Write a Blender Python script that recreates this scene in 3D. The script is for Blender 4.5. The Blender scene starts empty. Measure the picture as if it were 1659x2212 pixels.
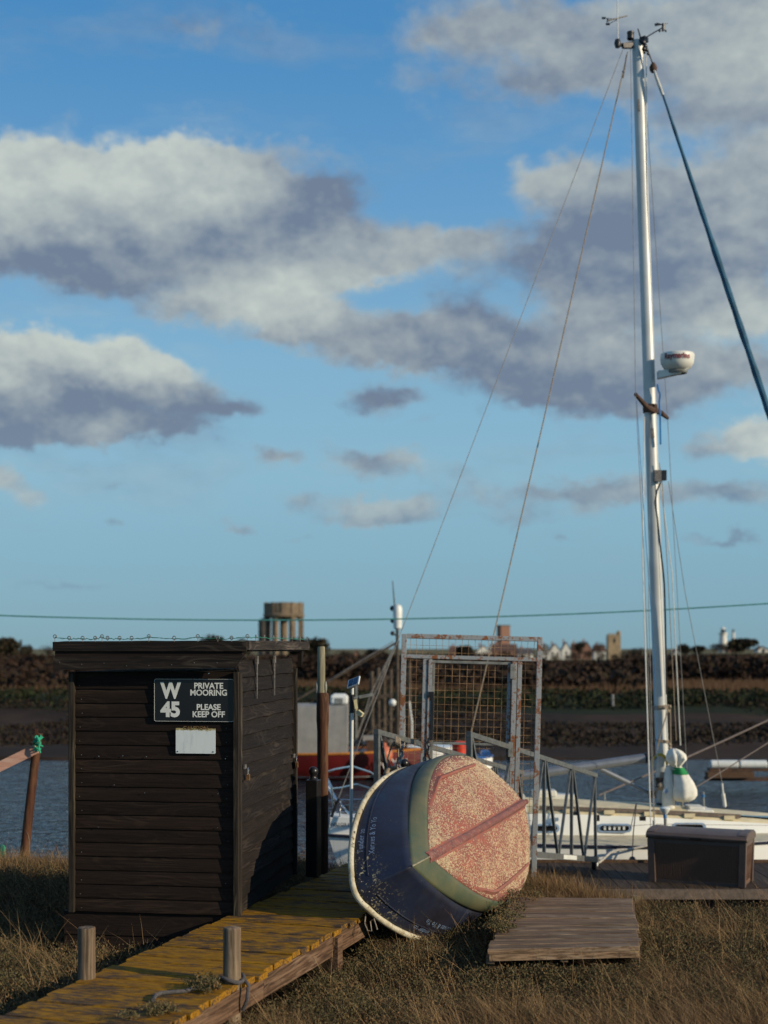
import bpy, math, random
import numpy as np
from mathutils import Vector, Matrix, noise as mnoise
R = math.radians
PI = math.pi
scene = bpy.context.scene
COL = scene.collection

# ------------------------------------------------------------------ camera, light, exposure
F = 3072.0            # focal length in units of the 1659 x 2212 view of the photograph
EYE = 1.75
cam_data = bpy.data.cameras.new('camera')
cam_data.sensor_fit = 'VERTICAL'
cam_data.sensor_height = 36.0
cam_data.sensor_width = 27.0
cam_data.lens = F / 2212 * 36
cam_data.shift_y = (1400 - 1106) / 2212
cam_data.clip_start = 0.1
cam_data.clip_end = 9000
cam_data.dof.use_dof = True
cam_data.dof.focus_distance = 9.7
cam_data.dof.aperture_fstop = 2.0
cam = bpy.data.objects.new('camera', cam_data)
cam.location = (0, 0, EYE)
cam.rotation_euler = (PI / 2, 0, 0)
COL.objects.link(cam)
scene.camera = cam

SUN_DIR = Vector((0.89, -0.455, 0)).normalized()
SUN_EL = R(19)
SUN_AZ = math.atan2(SUN_DIR.x, SUN_DIR.y)      # clockwise from +Y
SKY_STRENGTH = 0.075
EXPOSURE = 0.0

scene.view_settings.view_transform = 'Standard'
scene.view_settings.look = 'None'
scene.view_settings.gamma = 1.0
scene.view_settings.exposure = EXPOSURE
scene.view_settings.use_curve_mapping = False
try:
    scene.cycles.max_bounces = 6
    scene.cycles.diffuse_bounces = 3
    scene.cycles.transparent_max_bounces = 6
    scene.cycles.caustics_reflective = False
    scene.cycles.caustics_refractive = False
    scene.cycles.sample_clamp_indirect = 4
except Exception:
    pass

sun_data = bpy.data.lights.new('sun', 'SUN')
sun_data.energy = 4.3
sun_data.angle = R(0.5)
sun_data.color = (1.0, 0.83, 0.60)
sun = bpy.data.objects.new('sun', sun_data)
sd = Vector((SUN_DIR.x * math.cos(SUN_EL), SUN_DIR.y * math.cos(SUN_EL), math.sin(SUN_EL)))
sun.rotation_euler = sd.to_track_quat('Z', 'Y').to_euler()
sun.location = (20, -15, 20)
COL.objects.link(sun)


class NT:
    """small helper for node trees"""
    def __init__(s, tree):
        s.t = tree; s.n = tree.nodes; s.l = tree.links
    def add(s, typ, ins=None, **kw):
        nd = s.n.new(typ)
        for k, v in kw.items():
            setattr(nd, k, v)
        for k, v in (ins or {}).items():
            s.set(nd, k, v)
        return nd
    def set(s, nd, k, v):
        inp = nd.inputs[k]
        if isinstance(v, bpy.types.NodeSocket):
            s.l.new(v, inp)
        elif isinstance(v, bpy.types.Node):
            s.l.new(v.outputs[0], inp)
        else:
            if hasattr(inp, 'default_value'):
                try:
                    inp.default_value = v
                except Exception:
                    inp.default_value = (v[0], v[1], v[2], 1.0)
    def math(s, op, a, b=0.0, c=None, clamp=False):
        nd = s.n.new('ShaderNodeMath'); nd.operation = op; nd.use_clamp = clamp
        s.set(nd, 0, a); s.set(nd, 1, b)
        if c is not None: s.set(nd, 2, c)
        return nd.outputs[0]
    def vmath(s, op, a, b=None, scale=None):
        nd = s.n.new('ShaderNodeVectorMath'); nd.operation = op
        s.set(nd, 0, a)
        if b is not None: s.set(nd, 1, b)
        if scale is not None: s.set(nd, 3, scale)
        return nd.outputs[1] if op in ('DOT_PRODUCT', 'LENGTH') else nd.outputs[0]
    def mix(s, f, a, b, blend='MIX'):
        nd = s.n.new('ShaderNodeMix'); nd.data_type = 'RGBA'; nd.blend_type = blend
        nd.clamp_factor = True
        for i, v in ((0, f), (6, a), (7, b)):
            inp = nd.inputs[i]
            if isinstance(v, bpy.types.NodeSocket): s.l.new(v, inp)
            elif i == 0: inp.default_value = v
            else: inp.default_value = (v[0], v[1], v[2], 1)
        return nd.outputs[2]
    def noise(s, vec, scale, detail=4, rough=0.55, dist=0.0, out=0):
        nd = s.add('ShaderNodeTexNoise', {'Scale': scale, 'Detail': detail, 'Roughness': rough, 'Distortion': dist})
        if vec is not None: s.l.new(vec, nd.inputs['Vector'])
        return nd.outputs[out]
    def ramp(s, v, a, b, lo=0.0, hi=1.0, smooth=True):
        nd = s.n.new('ShaderNodeMapRange'); nd.clamp = True
        nd.interpolation_type = 'SMOOTHSTEP' if smooth else 'LINEAR'
        s.set(nd, 0, v); s.set(nd, 1, a); s.set(nd, 2, b); s.set(nd, 3, lo); s.set(nd, 4, hi)
        return nd.outputs[0]


# ------------------------------------------------------------------ sky
world = bpy.data.worlds.new('World')
scene.world = world
world.use_nodes = True
wt = NT(world.node_tree)
for nd in list(wt.n): wt.n.remove(nd)

def pix_to_uv(px, py):
    dx, dy = px - 829.5, 1400 - py
    return (math.atan(dx / F) * 3.072, math.atan(dy / math.hypot(dx, F)) * 3.072)

BLOBS = [  # px, py, rx, ry, weight, brightness
    (70, 385, 100, 50, 1.0, .92), (200, 395, 110, 45, 1.0, .88), (335, 368, 110, 52, 1.0, .98), (435, 372, 85, 45, .9, .92), (530, 392, 85, 40, .85, .82), (0, 420, 80, 60, 1.0, .92), (250, 430, 250, 45, .9, .75),
    (140, 480, 200, 42, .9, .58), (430, 450, 180, 42, .9, .55), (650, 450, 115, 52, 1.0, .06), (720, 418, 45, 42, .6, .05), (560, 495, 150, 42, .9, .14), (370, 535, 230, 38, .9, .20), (100, 560, 190, 40, .9, .22), (240, 608, 160, 30, .7, .08),
    (620, 582, 160, 32, .85, .72), (770, 562, 120, 34, .85, .80), (740, 515, 45, 30, .6, .75), (920, 530, 130, 32, .7, .50), (1010, 505, 80, 22, .5, .40),
    (390, 668, 90, 30, .6, .50), (470, 640, 60, 28, .6, .70), (600, 655, 100, 38, .9, .92), (650, 690, 65, 36, .8, .60), (570, 722, 90, 22, .6, .15),
    (70, 758, 95, 38, .9, .95), (10, 790, 80, 50, 1.0, .92), (255, 775, 75, 40, .9, .92), (330, 805, 60, 34, .8, .80), (130, 820, 120, 30, .8, .60),
    (50, 880, 150, 52, 1.0, .08), (200, 893, 140, 42, .9, .12), (400, 862, 110, 30, .8, .14), (490, 886, 65, 14, .7, .05), (375, 930, 80, 26, .7, .12), (235, 935, 55, 26, .7, .85), (90, 942, 150, 26, .8, .20),
    (850, 720, 140, 42, .9, .46), (990, 742, 130, 44, .9, .34), (900, 765, 120, 26, .6, .2), (820, 768, 100, 20, .5, .50), (1000, 680, 60, 32, .45, .20), (960, 640, 70, 30, .4, .12), (795, 860, 70, 26, .7, .12), (870, 852, 55, 16, .45, .2),
    (1200, 385, 75, 36, .65, .72), (1340, 400, 150, 50, .6, .55), (1480, 500, 200, 66, 1.0, .26), (1310, 520, 140, 54, .9, .12), (1340, 610, 150, 50, .6, .2), (1500, 560, 160, 60, .5, .25), (1250, 450, 80, 40, .4, .3), (1600, 370, 140, 90, .75, .58), (1200, 600, 80, 50, .45, .2), (1420, 620, 140, 46, .75, .26),
    (1570, 672, 95, 48, .85, .88), (1310, 700, 100, 48, .75, .45), (1250, 790, 130, 48, .75, .42), (1170, 835, 150, 40, .85, .06), (1120, 750, 110, 46, .75, .25), (1450, 795, 150, 50, .85, .36), (1350, 860, 150, 34, .6, .12), (1610, 800, 90, 34, .65, .3),
    (1645, 940, 75, 44, .95, .95), (1530, 962, 80, 26, .55, .25), (1390, 880, 70, 22, .45, .15), (1000, 590, 60, 26, .25, .3),
    (1300, 50, 300, 60, .75, .48), (1180, 178, 230, 42, .60, .28), (1500, 120, 200, 70, .8, .62), (1010, 60, 160, 52, .55, .38), (1610, 230, 150, 50, .6, .30), (1640, 60, 90, 90, .6, .7), (420, 70, 180, 36, .34, .25), (640, 318, 70, 28, .42, .6),
    (590, 985, 50, 18, .75, .35), (848, 1008, 90, 28, .75, .34), (790, 985, 40, 14, .4, .2), (770, 1103, 62, 30, .85, .62), (890, 1103, 60, 26, .85, .60), (820, 1125, 110, 14, .5, .1), (650, 1088, 40, 24, .65, .3),
    (1200, 1062, 170, 30, .75, .28), (1130, 1120, 80, 18, .45, .12), (1340, 1075, 120, 26, .6, .38), (1590, 1070, 110, 24, .7, .3), (1010, 1020, 40, 24, .45, .15),
    (245, 1130, 28, 14, .7, .25), (505, 1137, 46, 12, .7, .2), (1565, 1157, 75, 10, .75, .12), (1197, 1168, 22, 8, .6, .1), (655, 1160, 34, 8, .5, .1),
    (85, 1062, 36, 26, .5, .45), (12, 1030, 36, 26, .7, .7), (190, 1010, 40, 14, .4, .2), (255, 1045, 24, 16, .35, .2), (130, 1270, 80, 9, .4, .1), (900, 900, 60, 14, .3, .2),
]
g = bpy.data.node_groups.new('cloud_density', 'ShaderNodeTree')
g.interface.new_socket('dir', in_out='INPUT', socket_type='NodeSocketVector')
g.interface.new_socket('density', in_out='OUTPUT', socket_type='NodeSocketFloat')
g.interface.new_socket('slope', in_out='OUTPUT', socket_type='NodeSocketFloat')
gt = NT(g)
gi = gt.n.new('NodeGroupInput'); go = gt.n.new('NodeGroupOutput')
dirv = gi.outputs[0]
sx = gt.add('ShaderNodeSeparateXYZ'); gt.l.new(dirv, sx.inputs[0])
az = gt.math('ARCTAN2', sx.outputs[0], sx.outputs[1])
hyp = gt.math('SQRT', gt.math('ADD', gt.math('MULTIPLY', sx.outputs[0], sx.outputs[0]), gt.math('MULTIPLY', sx.outputs[1], sx.outputs[1])))
el = gt.math('ARCTAN2', sx.outputs[2], hyp)
cu = gt.add('ShaderNodeCombineXYZ', {0: gt.math('MULTIPLY', az, 3.072), 1: gt.math('MULTIPLY', el, 3.072), 2: 0.0}).outputs[0]
d3 = gt.vmath('MULTIPLY', dirv, (3.072, 3.072, 4.4))
w1 = gt.noise(d3, 4.5, 3, 0.6, out=1)
w1 = gt.vmath('MULTIPLY', gt.vmath('SUBTRACT', w1, (0.5, 0.5, 0.5)), (0.11, 0.07, 0.0))
w2 = gt.noise(d3, 15.0, 5, 0.62, out=1)
w2 = gt.vmath('MULTIPLY', gt.vmath('SUBTRACT', w2, (0.5, 0.5, 0.5)), (0.085, 0.075, 0.0))
cw = gt.vmath('ADD', gt.vmath('ADD', cu, w1), w2)
acc = None; gacc = None
for (px, py, rx, ry, wgt, bri) in BLOBS:
    u, v = pix_to_uv(px, py)
    kx, ky = 1000 / rx * 0.86, 1000 / ry * 0.86
    nd = gt.n.new('ShaderNodeVectorMath'); nd.operation = 'MULTIPLY_ADD'
    gt.set(nd, 0, cw); gt.set(nd, 1, (kx, ky, 0)); gt.set(nd, 2, (-u * kx, -v * ky, 0))
    d = nd.outputs[0]
    q = gt.vmath('DOT_PRODUCT', d, d)
    e = gt.math('POWER', math.exp(-1) , q)
    acc = gt.math('MULTIPLY_ADD', e, wgt, acc if acc is not None else 0.0)
    gacc = gt.math('MULTIPLY_ADD', e, wgt * bri, gacc if gacc is not None else 0.0)
bsum = acc
fb = gt.noise(d3, 7.0, 8, 0.64)
low = gt.noise(d3, 1.6, 2, 0.5)
wo = gt.ramp(gt.math('ABSOLUTE', az), 0.30, 0.50)
wo = gt.math('MAXIMUM', wo, gt.ramp(el, 0.46, 0.60))
elf = gt.ramp(el, 0.0, 0.10)
acc = gt.math('ADD', acc, gt.math('MULTIPLY', gt.math('SUBTRACT', fb, 0.5), 1.45))
acc = gt.math('ADD', acc, gt.math('MULTIPLY', gt.math('MULTIPLY', wo, elf), gt.math('MULTIPLY', gt.math('SUBTRACT', low, 0.40), 3.0)))
gt.l.new(acc, go.inputs[0])
gt.l.new(gt.math('DIVIDE', gt.math('ADD', gacc, 0.03), gt.math('ADD', bsum, 0.08)), go.inputs[1])

tc = wt.add('ShaderNodeTexCoord')
dirn = wt.vmath('NORMALIZE', tc.outputs['Generated'])
cd = wt.n.new('ShaderNodeGroup'); cd.node_tree = g
wt.l.new(dirn, cd.inputs[0])
D0 = cd.outputs[0]
dsc = wt.vmath('MULTIPLY', dirn, (3.072, 3.072, 4.4))
n0 = wt.noise(dsc, 5.5, 4, 0.6)
n1 = wt.noise(wt.vmath('ADD', dsc, (0.02, 0.0, 0.075)), 5.5, 4, 0.6)
n2 = wt.noise(dsc, 17.0, 4, 0.6)
n3 = wt.noise(wt.vmath('ADD', dsc, (0.01, 0.0, 0.03)), 17.0, 4, 0.6)
skyn = wt.add('ShaderNodeTexSky', sky_type='NISHITA', sun_disc=False, sun_elevation=SUN_EL, sun_rotation=SUN_AZ,
              air_density=1.0, dust_density=0.2, ozone_density=3.0, altitude=0)
wt.l.new(dirn, skyn.inputs[0]) if skyn.inputs else None
sep = wt.add('ShaderNodeSeparateXYZ'); wt.l.new(dirn, sep.inputs[0])
ele = wt.math('ARCSINE', sep.outputs[2])
cr_ = wt.add('ShaderNodeValToRGB', {'Fac': wt.math('MULTIPLY', ele, 1 / 1.6)})
stops = [(0.0, (.225, .40, .50)), (0.035, (.25, .455, .58)), (0.075, (.295, .53, .665)), (0.125, (.255, .50, .69)), (0.19, (.155, .39, .665)), (0.255, (.080, .295, .60)), (0.45, (.04, .18, .46)), (1.0, (.025, .11, .32))]
el_ = cr_.color_ramp.elements
while len(el_) < len(stops): el_.new(0.5)
for e_, (p_, c_) in zip(el_, stops):
    e_.position = p_; e_.color = (*c_, 1)
grad_c = wt.vmath('SCALE', cr_.outputs[0], scale=0.94 / SKY_STRENGTH)
skyc = wt.mix(0.85, wt.vmath('MULTIPLY', skyn.outputs[0], (0.75, 1.0, 1.25)), grad_c)
bri = cd.outputs[1]
hi = wt.math('ADD', 0.30, wt.ramp(bri, 0.2, 0.9, 0.50, 0.22))
cover = wt.math('DIVIDE', wt.math('SUBTRACT', D0, 0.14), hi, clamp=True)
cover = wt.ramp(cover, 0.0, 1.0)
fine = wt.math('ADD', wt.math('MULTIPLY', wt.math('SUBTRACT', n0, n1), 0.9), wt.math('MULTIPLY', wt.math('SUBTRACT', n2, n3), 0.5))
lit = wt.math('ADD', wt.math('MULTIPLY', wt.math('SUBTRACT', bri, 0.11), 1.22), fine)
lit = wt.math('ADD', lit, wt.math('MULTIPLY', wt.math('SUBTRACT', wt.noise(dsc, 3.2, 5, 0.6), 0.5), 0.55))
lit = wt.math('ADD', lit, wt.ramp(D0, 0.25, 0.9, 0.10, -0.05))
lit = wt.ramp(lit, 0.0, 1.0, smooth=False)
BR = (7.5, 8.2, 7.6); DK = (2.2, 2.85, 4.0)
cloudc = wt.mix(lit, DK, BR)
low_sky = wt.ramp(sep.outputs[2], 0.0, 0.18, 0.50, 0.95)
veil = wt.math('MULTIPLY', wt.ramp(wt.noise(wt.vmath('MULTIPLY', dirn, (2.6, 2.6, 9.0)), 2.2, 5, 0.6), 0.46, 0.72), 0.34)
veil = wt.math('MULTIPLY', veil, wt.ramp(sep.outputs[2], 0.02, 0.12))
cover = wt.math('MAXIMUM', cover, veil)
fac = wt.math('MULTIPLY', cover, low_sky)
final = wt.mix(fac, skyc, cloudc)
bg = wt.add('ShaderNodeBackground', {'Color': final, 'Strength': SKY_STRENGTH})
wo_ = wt.add('ShaderNodeOutputWorld'); wt.l.new(bg.outputs[0], wo_.inputs[0])

world.cycles.sampling_method = 'MANUAL'
world.cycles.sample_map_resolution = 256

# ------------------------------------------------------------------ materials
MATS = {}
def new_mat(name):
    m = bpy.data.materials.new(name); m.use_nodes = True
    t = NT(m.node_tree)
    b = [n for n in t.n if n.type == 'BSDF_PRINCIPLED'][0]
    MATS[name] = m
    return m, t, b

def coords(t, rnd=True, scale=(1, 1, 1)):
    tcn = t.add('ShaderNodeTexCoord')
    v = tcn.outputs['Object']
    if rnd:
        oi = t.add('ShaderNodeObjectInfo')
        v = t.vmath('ADD', v, t.add('ShaderNodeCombineXYZ', {0: t.math('MULTIPLY', oi.outputs['Random'], 37.0), 1: t.math('MULTIPLY', oi.outputs['Random'], 91.0), 2: t.math('MULTIPLY', oi.outputs['Random'], 53.0)}).outputs[0])
    if scale != (1, 1, 1):
        v = t.vmath('MULTIPLY', v, scale)
    return v

def bump(t, b, h, strength=0.3, dist=0.01):
    bn = t.add('ShaderNodeBump', {'Strength': strength, 'Distance': dist, 'Height': h})
    t.l.new(bn.outputs[0], b.inputs['Normal'])

def simple(name, col, rough=0.6, metal=0.0, var=0.25, nscale=8.0, spec=0.5, bmp=0.15):
    m, t, b = new_mat(name)
    v = coords(t)
    n = t.noise(v, nscale, 5, 0.6)
    c = t.mix(t.ramp(n, 0.3, 0.7), [x * (1 - var) for x in col], [min(1, x * (1 + var)) for x in col])
    t.set(b, 'Base Color', c); t.set(b, 'Roughness', rough); t.set(b, 'Metallic', metal); t.set(b, 'Specular IOR Level', spec)
    if bmp: bump(t, b, t.noise(v, nscale * 5, 3, 0.6), bmp, 0.004)
    return m

def wood(name, axis, dark, light, pale=None, pale_amt=0.5, rough=0.8, grain=70.0, extra=None, bmp=0.5, rvar=0.35):
    """grain runs along axis: stretched noise, streaks, knots"""
    m, t, b = new_mat(name)
    v = coords(t)
    sc = [grain, grain, grain]; sc['xyz'.index(axis)] = grain * 0.045
    sk = [9.0, 9.0, 9.0]; sk['xyz'.index(axis)] = 1.6
    warp = t.vmath('SCALE', t.vmath('SUBTRACT', t.noise(t.vmath('MULTIPLY', v, tuple(sk)), 1.0, 3, 0.5, out=1), (0.5, 0.5, 0.5)), scale=2.4)
    gv = t.vmath('ADD', t.vmath('MULTIPLY', v, tuple(sc)), warp)
    gr = t.noise(gv, 1.0, 5, 0.65)
    big = t.noise(t.vmath('MULTIPLY', v, tuple(sk)), 1.0, 3, 0.55)
    rings = t.math('SINE', t.math('MULTIPLY', t.noise(t.vmath('MULTIPLY', v, tuple([x * 0.9 for x in sk])), 1.0, 1, 0.4), 70.0))
    rings = t.ramp(rings, 0.1, 1.0)
    c = t.mix(t.ramp(gr, 0.32, 0.68), dark, light)
    if pale is not None:
        f = t.math('MULTIPLY', t.ramp(big, 0.52, 0.72), t.ramp(gr, 0.45, 0.62))
        f2 = t.math('MULTIPLY', t.math('MULTIPLY', rings, t.ramp(big, 0.46, 0.62)), 0.55)
        f = t.math('MULTIPLY', t.math('MAXIMUM', f, f2), pale_amt)
        c = t.mix(f, c, pale)
    oi = t.add('ShaderNodeObjectInfo')
    val = t.math('ADD', t.math('MULTIPLY', oi.outputs['Random'], rvar), 1.0 - rvar / 2)
    c = t.vmath('SCALE', c, scale=val)
    if extra: c, = extra(t, v, c, gr, big),
    t.set(b, 'Base Color', c); t.set(b, 'Roughness', rough); t.set(b, 'Specular IOR Level', 0.25)
    h = t.math('ADD', gr, t.math('MULTIPLY', rings, 0.25))
    bump(t, b, h, bmp, 0.004)
    return m

SH_D, SH_L, SH_P = (0.0095, 0.0054, 0.0034), (0.0215, 0.0122, 0.0078), (0.085, 0.055, 0.036)
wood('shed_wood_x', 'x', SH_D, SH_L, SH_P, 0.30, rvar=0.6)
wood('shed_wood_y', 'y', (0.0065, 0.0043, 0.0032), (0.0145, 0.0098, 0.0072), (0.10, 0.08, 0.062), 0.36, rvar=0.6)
wood('shed_fascia_x', 'x', (0.006, 0.0045, 0.0038), (0.020, 0.0145, 0.011), (0.13, 0.105, 0.075), 0.45)
wood('shed_fascia_y', 'y', (0.016, 0.012, 0.010), (0.05, 0.04, 0.033), (0.20, 0.17, 0.14), 0.75)
wood('shed_post', 'z', (0.009, 0.007, 0.0055), (0.035, 0.028, 0.021), (0.17, 0.145, 0.10), 0.7)
wood('grey_wood', 'z', (0.060, 0.043, 0.028), (0.26, 0.195, 0.130), (0.12, 0.055, 0.028), 0.9, grain=45)
wood('brown_wood', 'y', (0.045, 0.024, 0.013), (0.17, 0.10, 0.058), (0.27, 0.19, 0.13), 0.5)
wood('pile_wood', 'z', (0.035, 0.014, 0.008), (0.10, 0.042, 0.022), (0.15, 0.10, 0.05), 0.5, grain=30)
wood('pile_top', 'z', (0.15, 0.14, 0.09), (0.34, 0.31, 0.22), (0.12, 0.14, 0.06), 0.5, grain=40)
wood('pink_plank', 'x', (0.34, 0.18, 0.13), (0.52, 0.30, 0.23), (0.5, 0.4, 0.33), 0.5, grain=30)
wood('deck_wood', 'y', (0.02, 0.014, 0.010), (0.065, 0.046, 0.034), (0.12, 0.10, 0.07), 0.5)
def plat_extra(t, v, c, gr, big):
    n = t.noise(t.vmath('MULTIPLY', v, (1.5, 14, 14)), 1.0, 4, 0.6)
    c = t.mix(t.ramp(n, 0.55, 0.72, 0, 0.7), c, (0.055, 0.03, 0.014))
    n2 = t.noise(t.vmath('MULTIPLY', v, (2.5, 30, 30)), 1.0, 3, 0.6)
    return t.mix(t.ramp(n2, 0.60, 0.72, 0, 0.6), c, (0.33, 0.24, 0.085))
wood('platform_wood', 'x', (0.070, 0.042, 0.024), (0.25, 0.170, 0.105), (0.33, 0.27, 0.205), 0.6, extra=plat_extra, grain=80)
def lichen_extra(t, v, c, gr, big):
    tcn = t.add('ShaderNodeNewGeometry')
    p = t.vmath('MULTIPLY', tcn.outputs['Position'], (3.0, 9.0, 3.0))
    n = t.noise(p, 1.0, 6, 0.7)
    n2 = t.noise(t.vmath('MULTIPLY', v, (10, 60, 60)), 1.0, 5, 0.75)
    oi2 = t.add('ShaderNodeObjectInfo')
    f = t.ramp(t.math('ADD', t.math('ADD', t.math('MULTIPLY', n, 0.55), t.math('MULTIPLY', n2, 0.45)), t.math('MULTIPLY', t.math('SUBTRACT', oi2.outputs['Random'], 0.5), 0.07)), 0.42, 0.52)
    yel = t.mix(t.ramp(n2, 0.3, 0.7), (0.14, 0.060, 0.004), (0.37, 0.185, 0.006))
    return t.mix(f, c, yel)
wood('lichen_wood', 'x', (0.035, 0.022, 0.013), (0.10, 0.065, 0.040), (0.2, 0.15, 0.1), 0.4, extra=lichen_extra, bmp=0.7)

simple('black_paint', (0.012, 0.011, 0.011), 0.35, bmp=0.05)
simple('sign_black', (0.009, 0.008, 0.008), 0.35, bmp=0.0, var=0.1)
simple('sign_white', (0.74, 0.76, 0.70), 0.6, bmp=0.0, var=0.1)
simple('boom_alu', (0.20, 0.22, 0.25), 0.45, metal=0.5, var=0.1, bmp=0.02)
simple('steel_rail', (0.16, 0.17, 0.165), 0.5, metal=0.5, var=0.25, nscale=20)
simple('dark_metal', (0.03, 0.03, 0.032), 0.4, metal=0.5)
simple('brass', (0.35, 0.18, 0.07), 0.45, metal=0.8, var=0.5, nscale=30)
simple('hinge_metal', (0.16, 0.15, 0.14), 0.6, metal=0.4, var=0.5, nscale=60)
simple('chrome', (0.7, 0.7, 0.7), 0.2, metal=1.0, var=0.05, bmp=0)
simple('mast_alu', (0.50, 0.52, 0.51), 0.48, metal=0.25, var=0.08, nscale=3, bmp=0.02)
simple('wire_rope', (0.30, 0.28, 0.25), 0.5, metal=0.3)
simple('green_cord', (0.02, 0.16, 0.11), 0.6)
simple('teal_wire', (0.05, 0.22, 0.20), 0.6)
simple('rope_tan', (0.30, 0.24, 0.17), 0.85, nscale=60, bmp=0.6)
simple('rope_white', (0.5, 0.48, 0.42), 0.85, nscale=60, bmp=0.6)
simple('rope_grey', (0.075, 0.07, 0.072), 0.85, nscale=60, bmp=0.6)
simple('mooring_fibre', (0.17, 0.14, 0.125), 0.85, nscale=60, bmp=0.6)
simple('rope_green', (0.02, 0.36, 0.20), 0.8, nscale=40)
simple('rope_yellow', (0.45, 0.33, 0.05), 0.8, nscale=40)
simple('tape_blue', (0.02, 0.18, 0.45), 0.6)
simple('gelcoat', (0.84, 0.86, 0.82), 0.25, var=0.05, nscale=2, bmp=0)
simple('cream_deck', (0.66, 0.57, 0.36), 0.6, var=0.12, nscale=6)
simple('side_deck', (0.55, 0.49, 0.34), 0.7, var=0.12)
simple('teak_grey', (0.13, 0.10, 0.078), 0.7, var=0.3, nscale=20)
simple('port_glass', (0.006, 0.007, 0.01), 0.12, bmp=0)
simple('port_frame', (0.25, 0.36, 0.52), 0.35, bmp=0)
simple('bag_white', (0.66, 0.66, 0.60), 0.85, var=0.12, nscale=12, bmp=0.3)
simple('bag_green', (0.01, 0.22, 0.06), 0.85)
simple('sail_blue', (0.022, 0.10, 0.17), 0.8, var=0.3, nscale=10)
simple('sail_white', (0.5, 0.5, 0.46), 0.8)
simple('radar_white', (0.68, 0.68, 0.62), 0.4, var=0.06, bmp=0)
simple('radar_text', (0.18, 0.01, 0.02), 0.5, bmp=0)
simple('ink_blue', (0.13, 0.19, 0.30), 0.7, bmp=0, var=0.4, nscale=60)
simple('ink_dark', (0.01, 0.012, 0.03), 0.6, bmp=0)
simple('solar_cell', (0.03, 0.06, 0.11), 0.2, bmp=0)
simple('cream_plastic', (0.62, 0.55, 0.32), 0.5, bmp=0)
simple('white_plastic', (0.66, 0.69, 0.66), 0.4, bmp=0, var=0.1)
simple('red_hull', (0.10, 0.008, 0.007), 0.4, var=0.25, nscale=2)
simple('orange_trim', (0.40, 0.15, 0.02), 0.5)
simple('antifoul_brown', (0.12, 0.045, 0.03), 0.8)
simple('canvas_grey', (0.25, 0.25, 0.235), 0.9, var=0.12, nscale=3)
simple('orange_float', (0.55, 0.16, 0.08), 0.5)
simple('red_float', (0.62, 0.04, 0.015), 0.5)
simple('blue_paint', (0.02, 0.09, 0.28), 0.4)
simple('rust_brown', (0.07, 0.035, 0.02), 0.85, var=0.4, nscale=10)
simple('net_brown', (0.075, 0.058, 0.042), 0.95, var=0.4)
simple('concrete', (0.17, 0.13, 0.085), 0.9, var=0.25, nscale=0.6)
simple('concrete_dark', (0.10, 0.085, 0.065), 0.9, var=0.25, nscale=0.6)
simple('stone', (0.32, 0.24, 0.145), 0.9, var=0.25, nscale=0.8)
simple('render_white', (0.68, 0.67, 0.60), 0.8, var=0.08, bmp=0)
simple('render_brick', (0.24, 0.13, 0.09), 0.9, var=0.2)
simple('roof_tile', (0.10, 0.055, 0.04), 0.9, var=0.3)
simple('roof_slate', (0.075, 0.065, 0.065), 0.8, var=0.2)
simple('window_dark', (0.02, 0.025, 0.03), 0.2, bmp=0)
simple('bark', (0.06, 0.045, 0.035), 0.95)
simple('rubber', (0.015, 0.015, 0.017), 0.7)

# galvanised steel with rust on edges for the gate
m, t, b = new_mat('rusty_galv')
v = coords(t)
n = t.noise(v, 9.0, 6, 0.7); n2 = t.noise(v, 45.0, 4, 0.7)
f = t.ramp(t.math('ADD', t.math('MULTIPLY', n, 0.6), t.math('MULTIPLY', n2, 0.4)), 0.50, 0.56)
rust = t.mix(n2, (0.07, 0.02, 0.006), (0.30, 0.11, 0.03))
c = t.mix(f, t.mix(n, (0.20, 0.225, 0.24), (0.40, 0.43, 0.44)), rust)
t.set(b, 'Base Color', c); t.set(b, 'Roughness', 0.6); t.set(b, 'Metallic', t.ramp(f, 0, 1, 0.25, 0))
bump(t, b, t.math('ADD', n2, t.math('MULTIPLY', f, 0.6)), 0.4, 0.004)
simple('mesh_wire', (0.32, 0.19, 0.09), 0.6, metal=0.2, var=0.6, nscale=6)
simple('galv_post', (0.22, 0.23, 0.215), 0.55, metal=0.35, var=0.3, nscale=14)

# weathered pole, cracked white rim, dinghy paints
m, t, b = new_mat('rim_cream')
v = coords(t)
n = t.noise(v, 22.0, 6, 0.75); n2 = t.noise(v, 90.0, 3, 0.7); n3 = t.noise(v, 6.0, 4, 0.7)
c = t.mix(t.ramp(n3, 0.35, 0.65), (0.36, 0.30, 0.18), (0.60, 0.57, 0.44))
c = t.mix(t.ramp(n, 0.57, 0.63), c, (0.045, 0.035, 0.022))
c = t.mix(t.ramp(n2, 0.58, 0.72, 0, 0.6), c, (0.30, 0.25, 0.14))
t.set(b, 'Base Color', c); t.set(b, 'Roughness', 0.7)
bump(t, b, t.math('SUBTRACT', n2, t.math('MULTIPLY', t.ramp(n, 0.58, 0.66), 1.5)), 0.5, 0.005)

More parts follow.
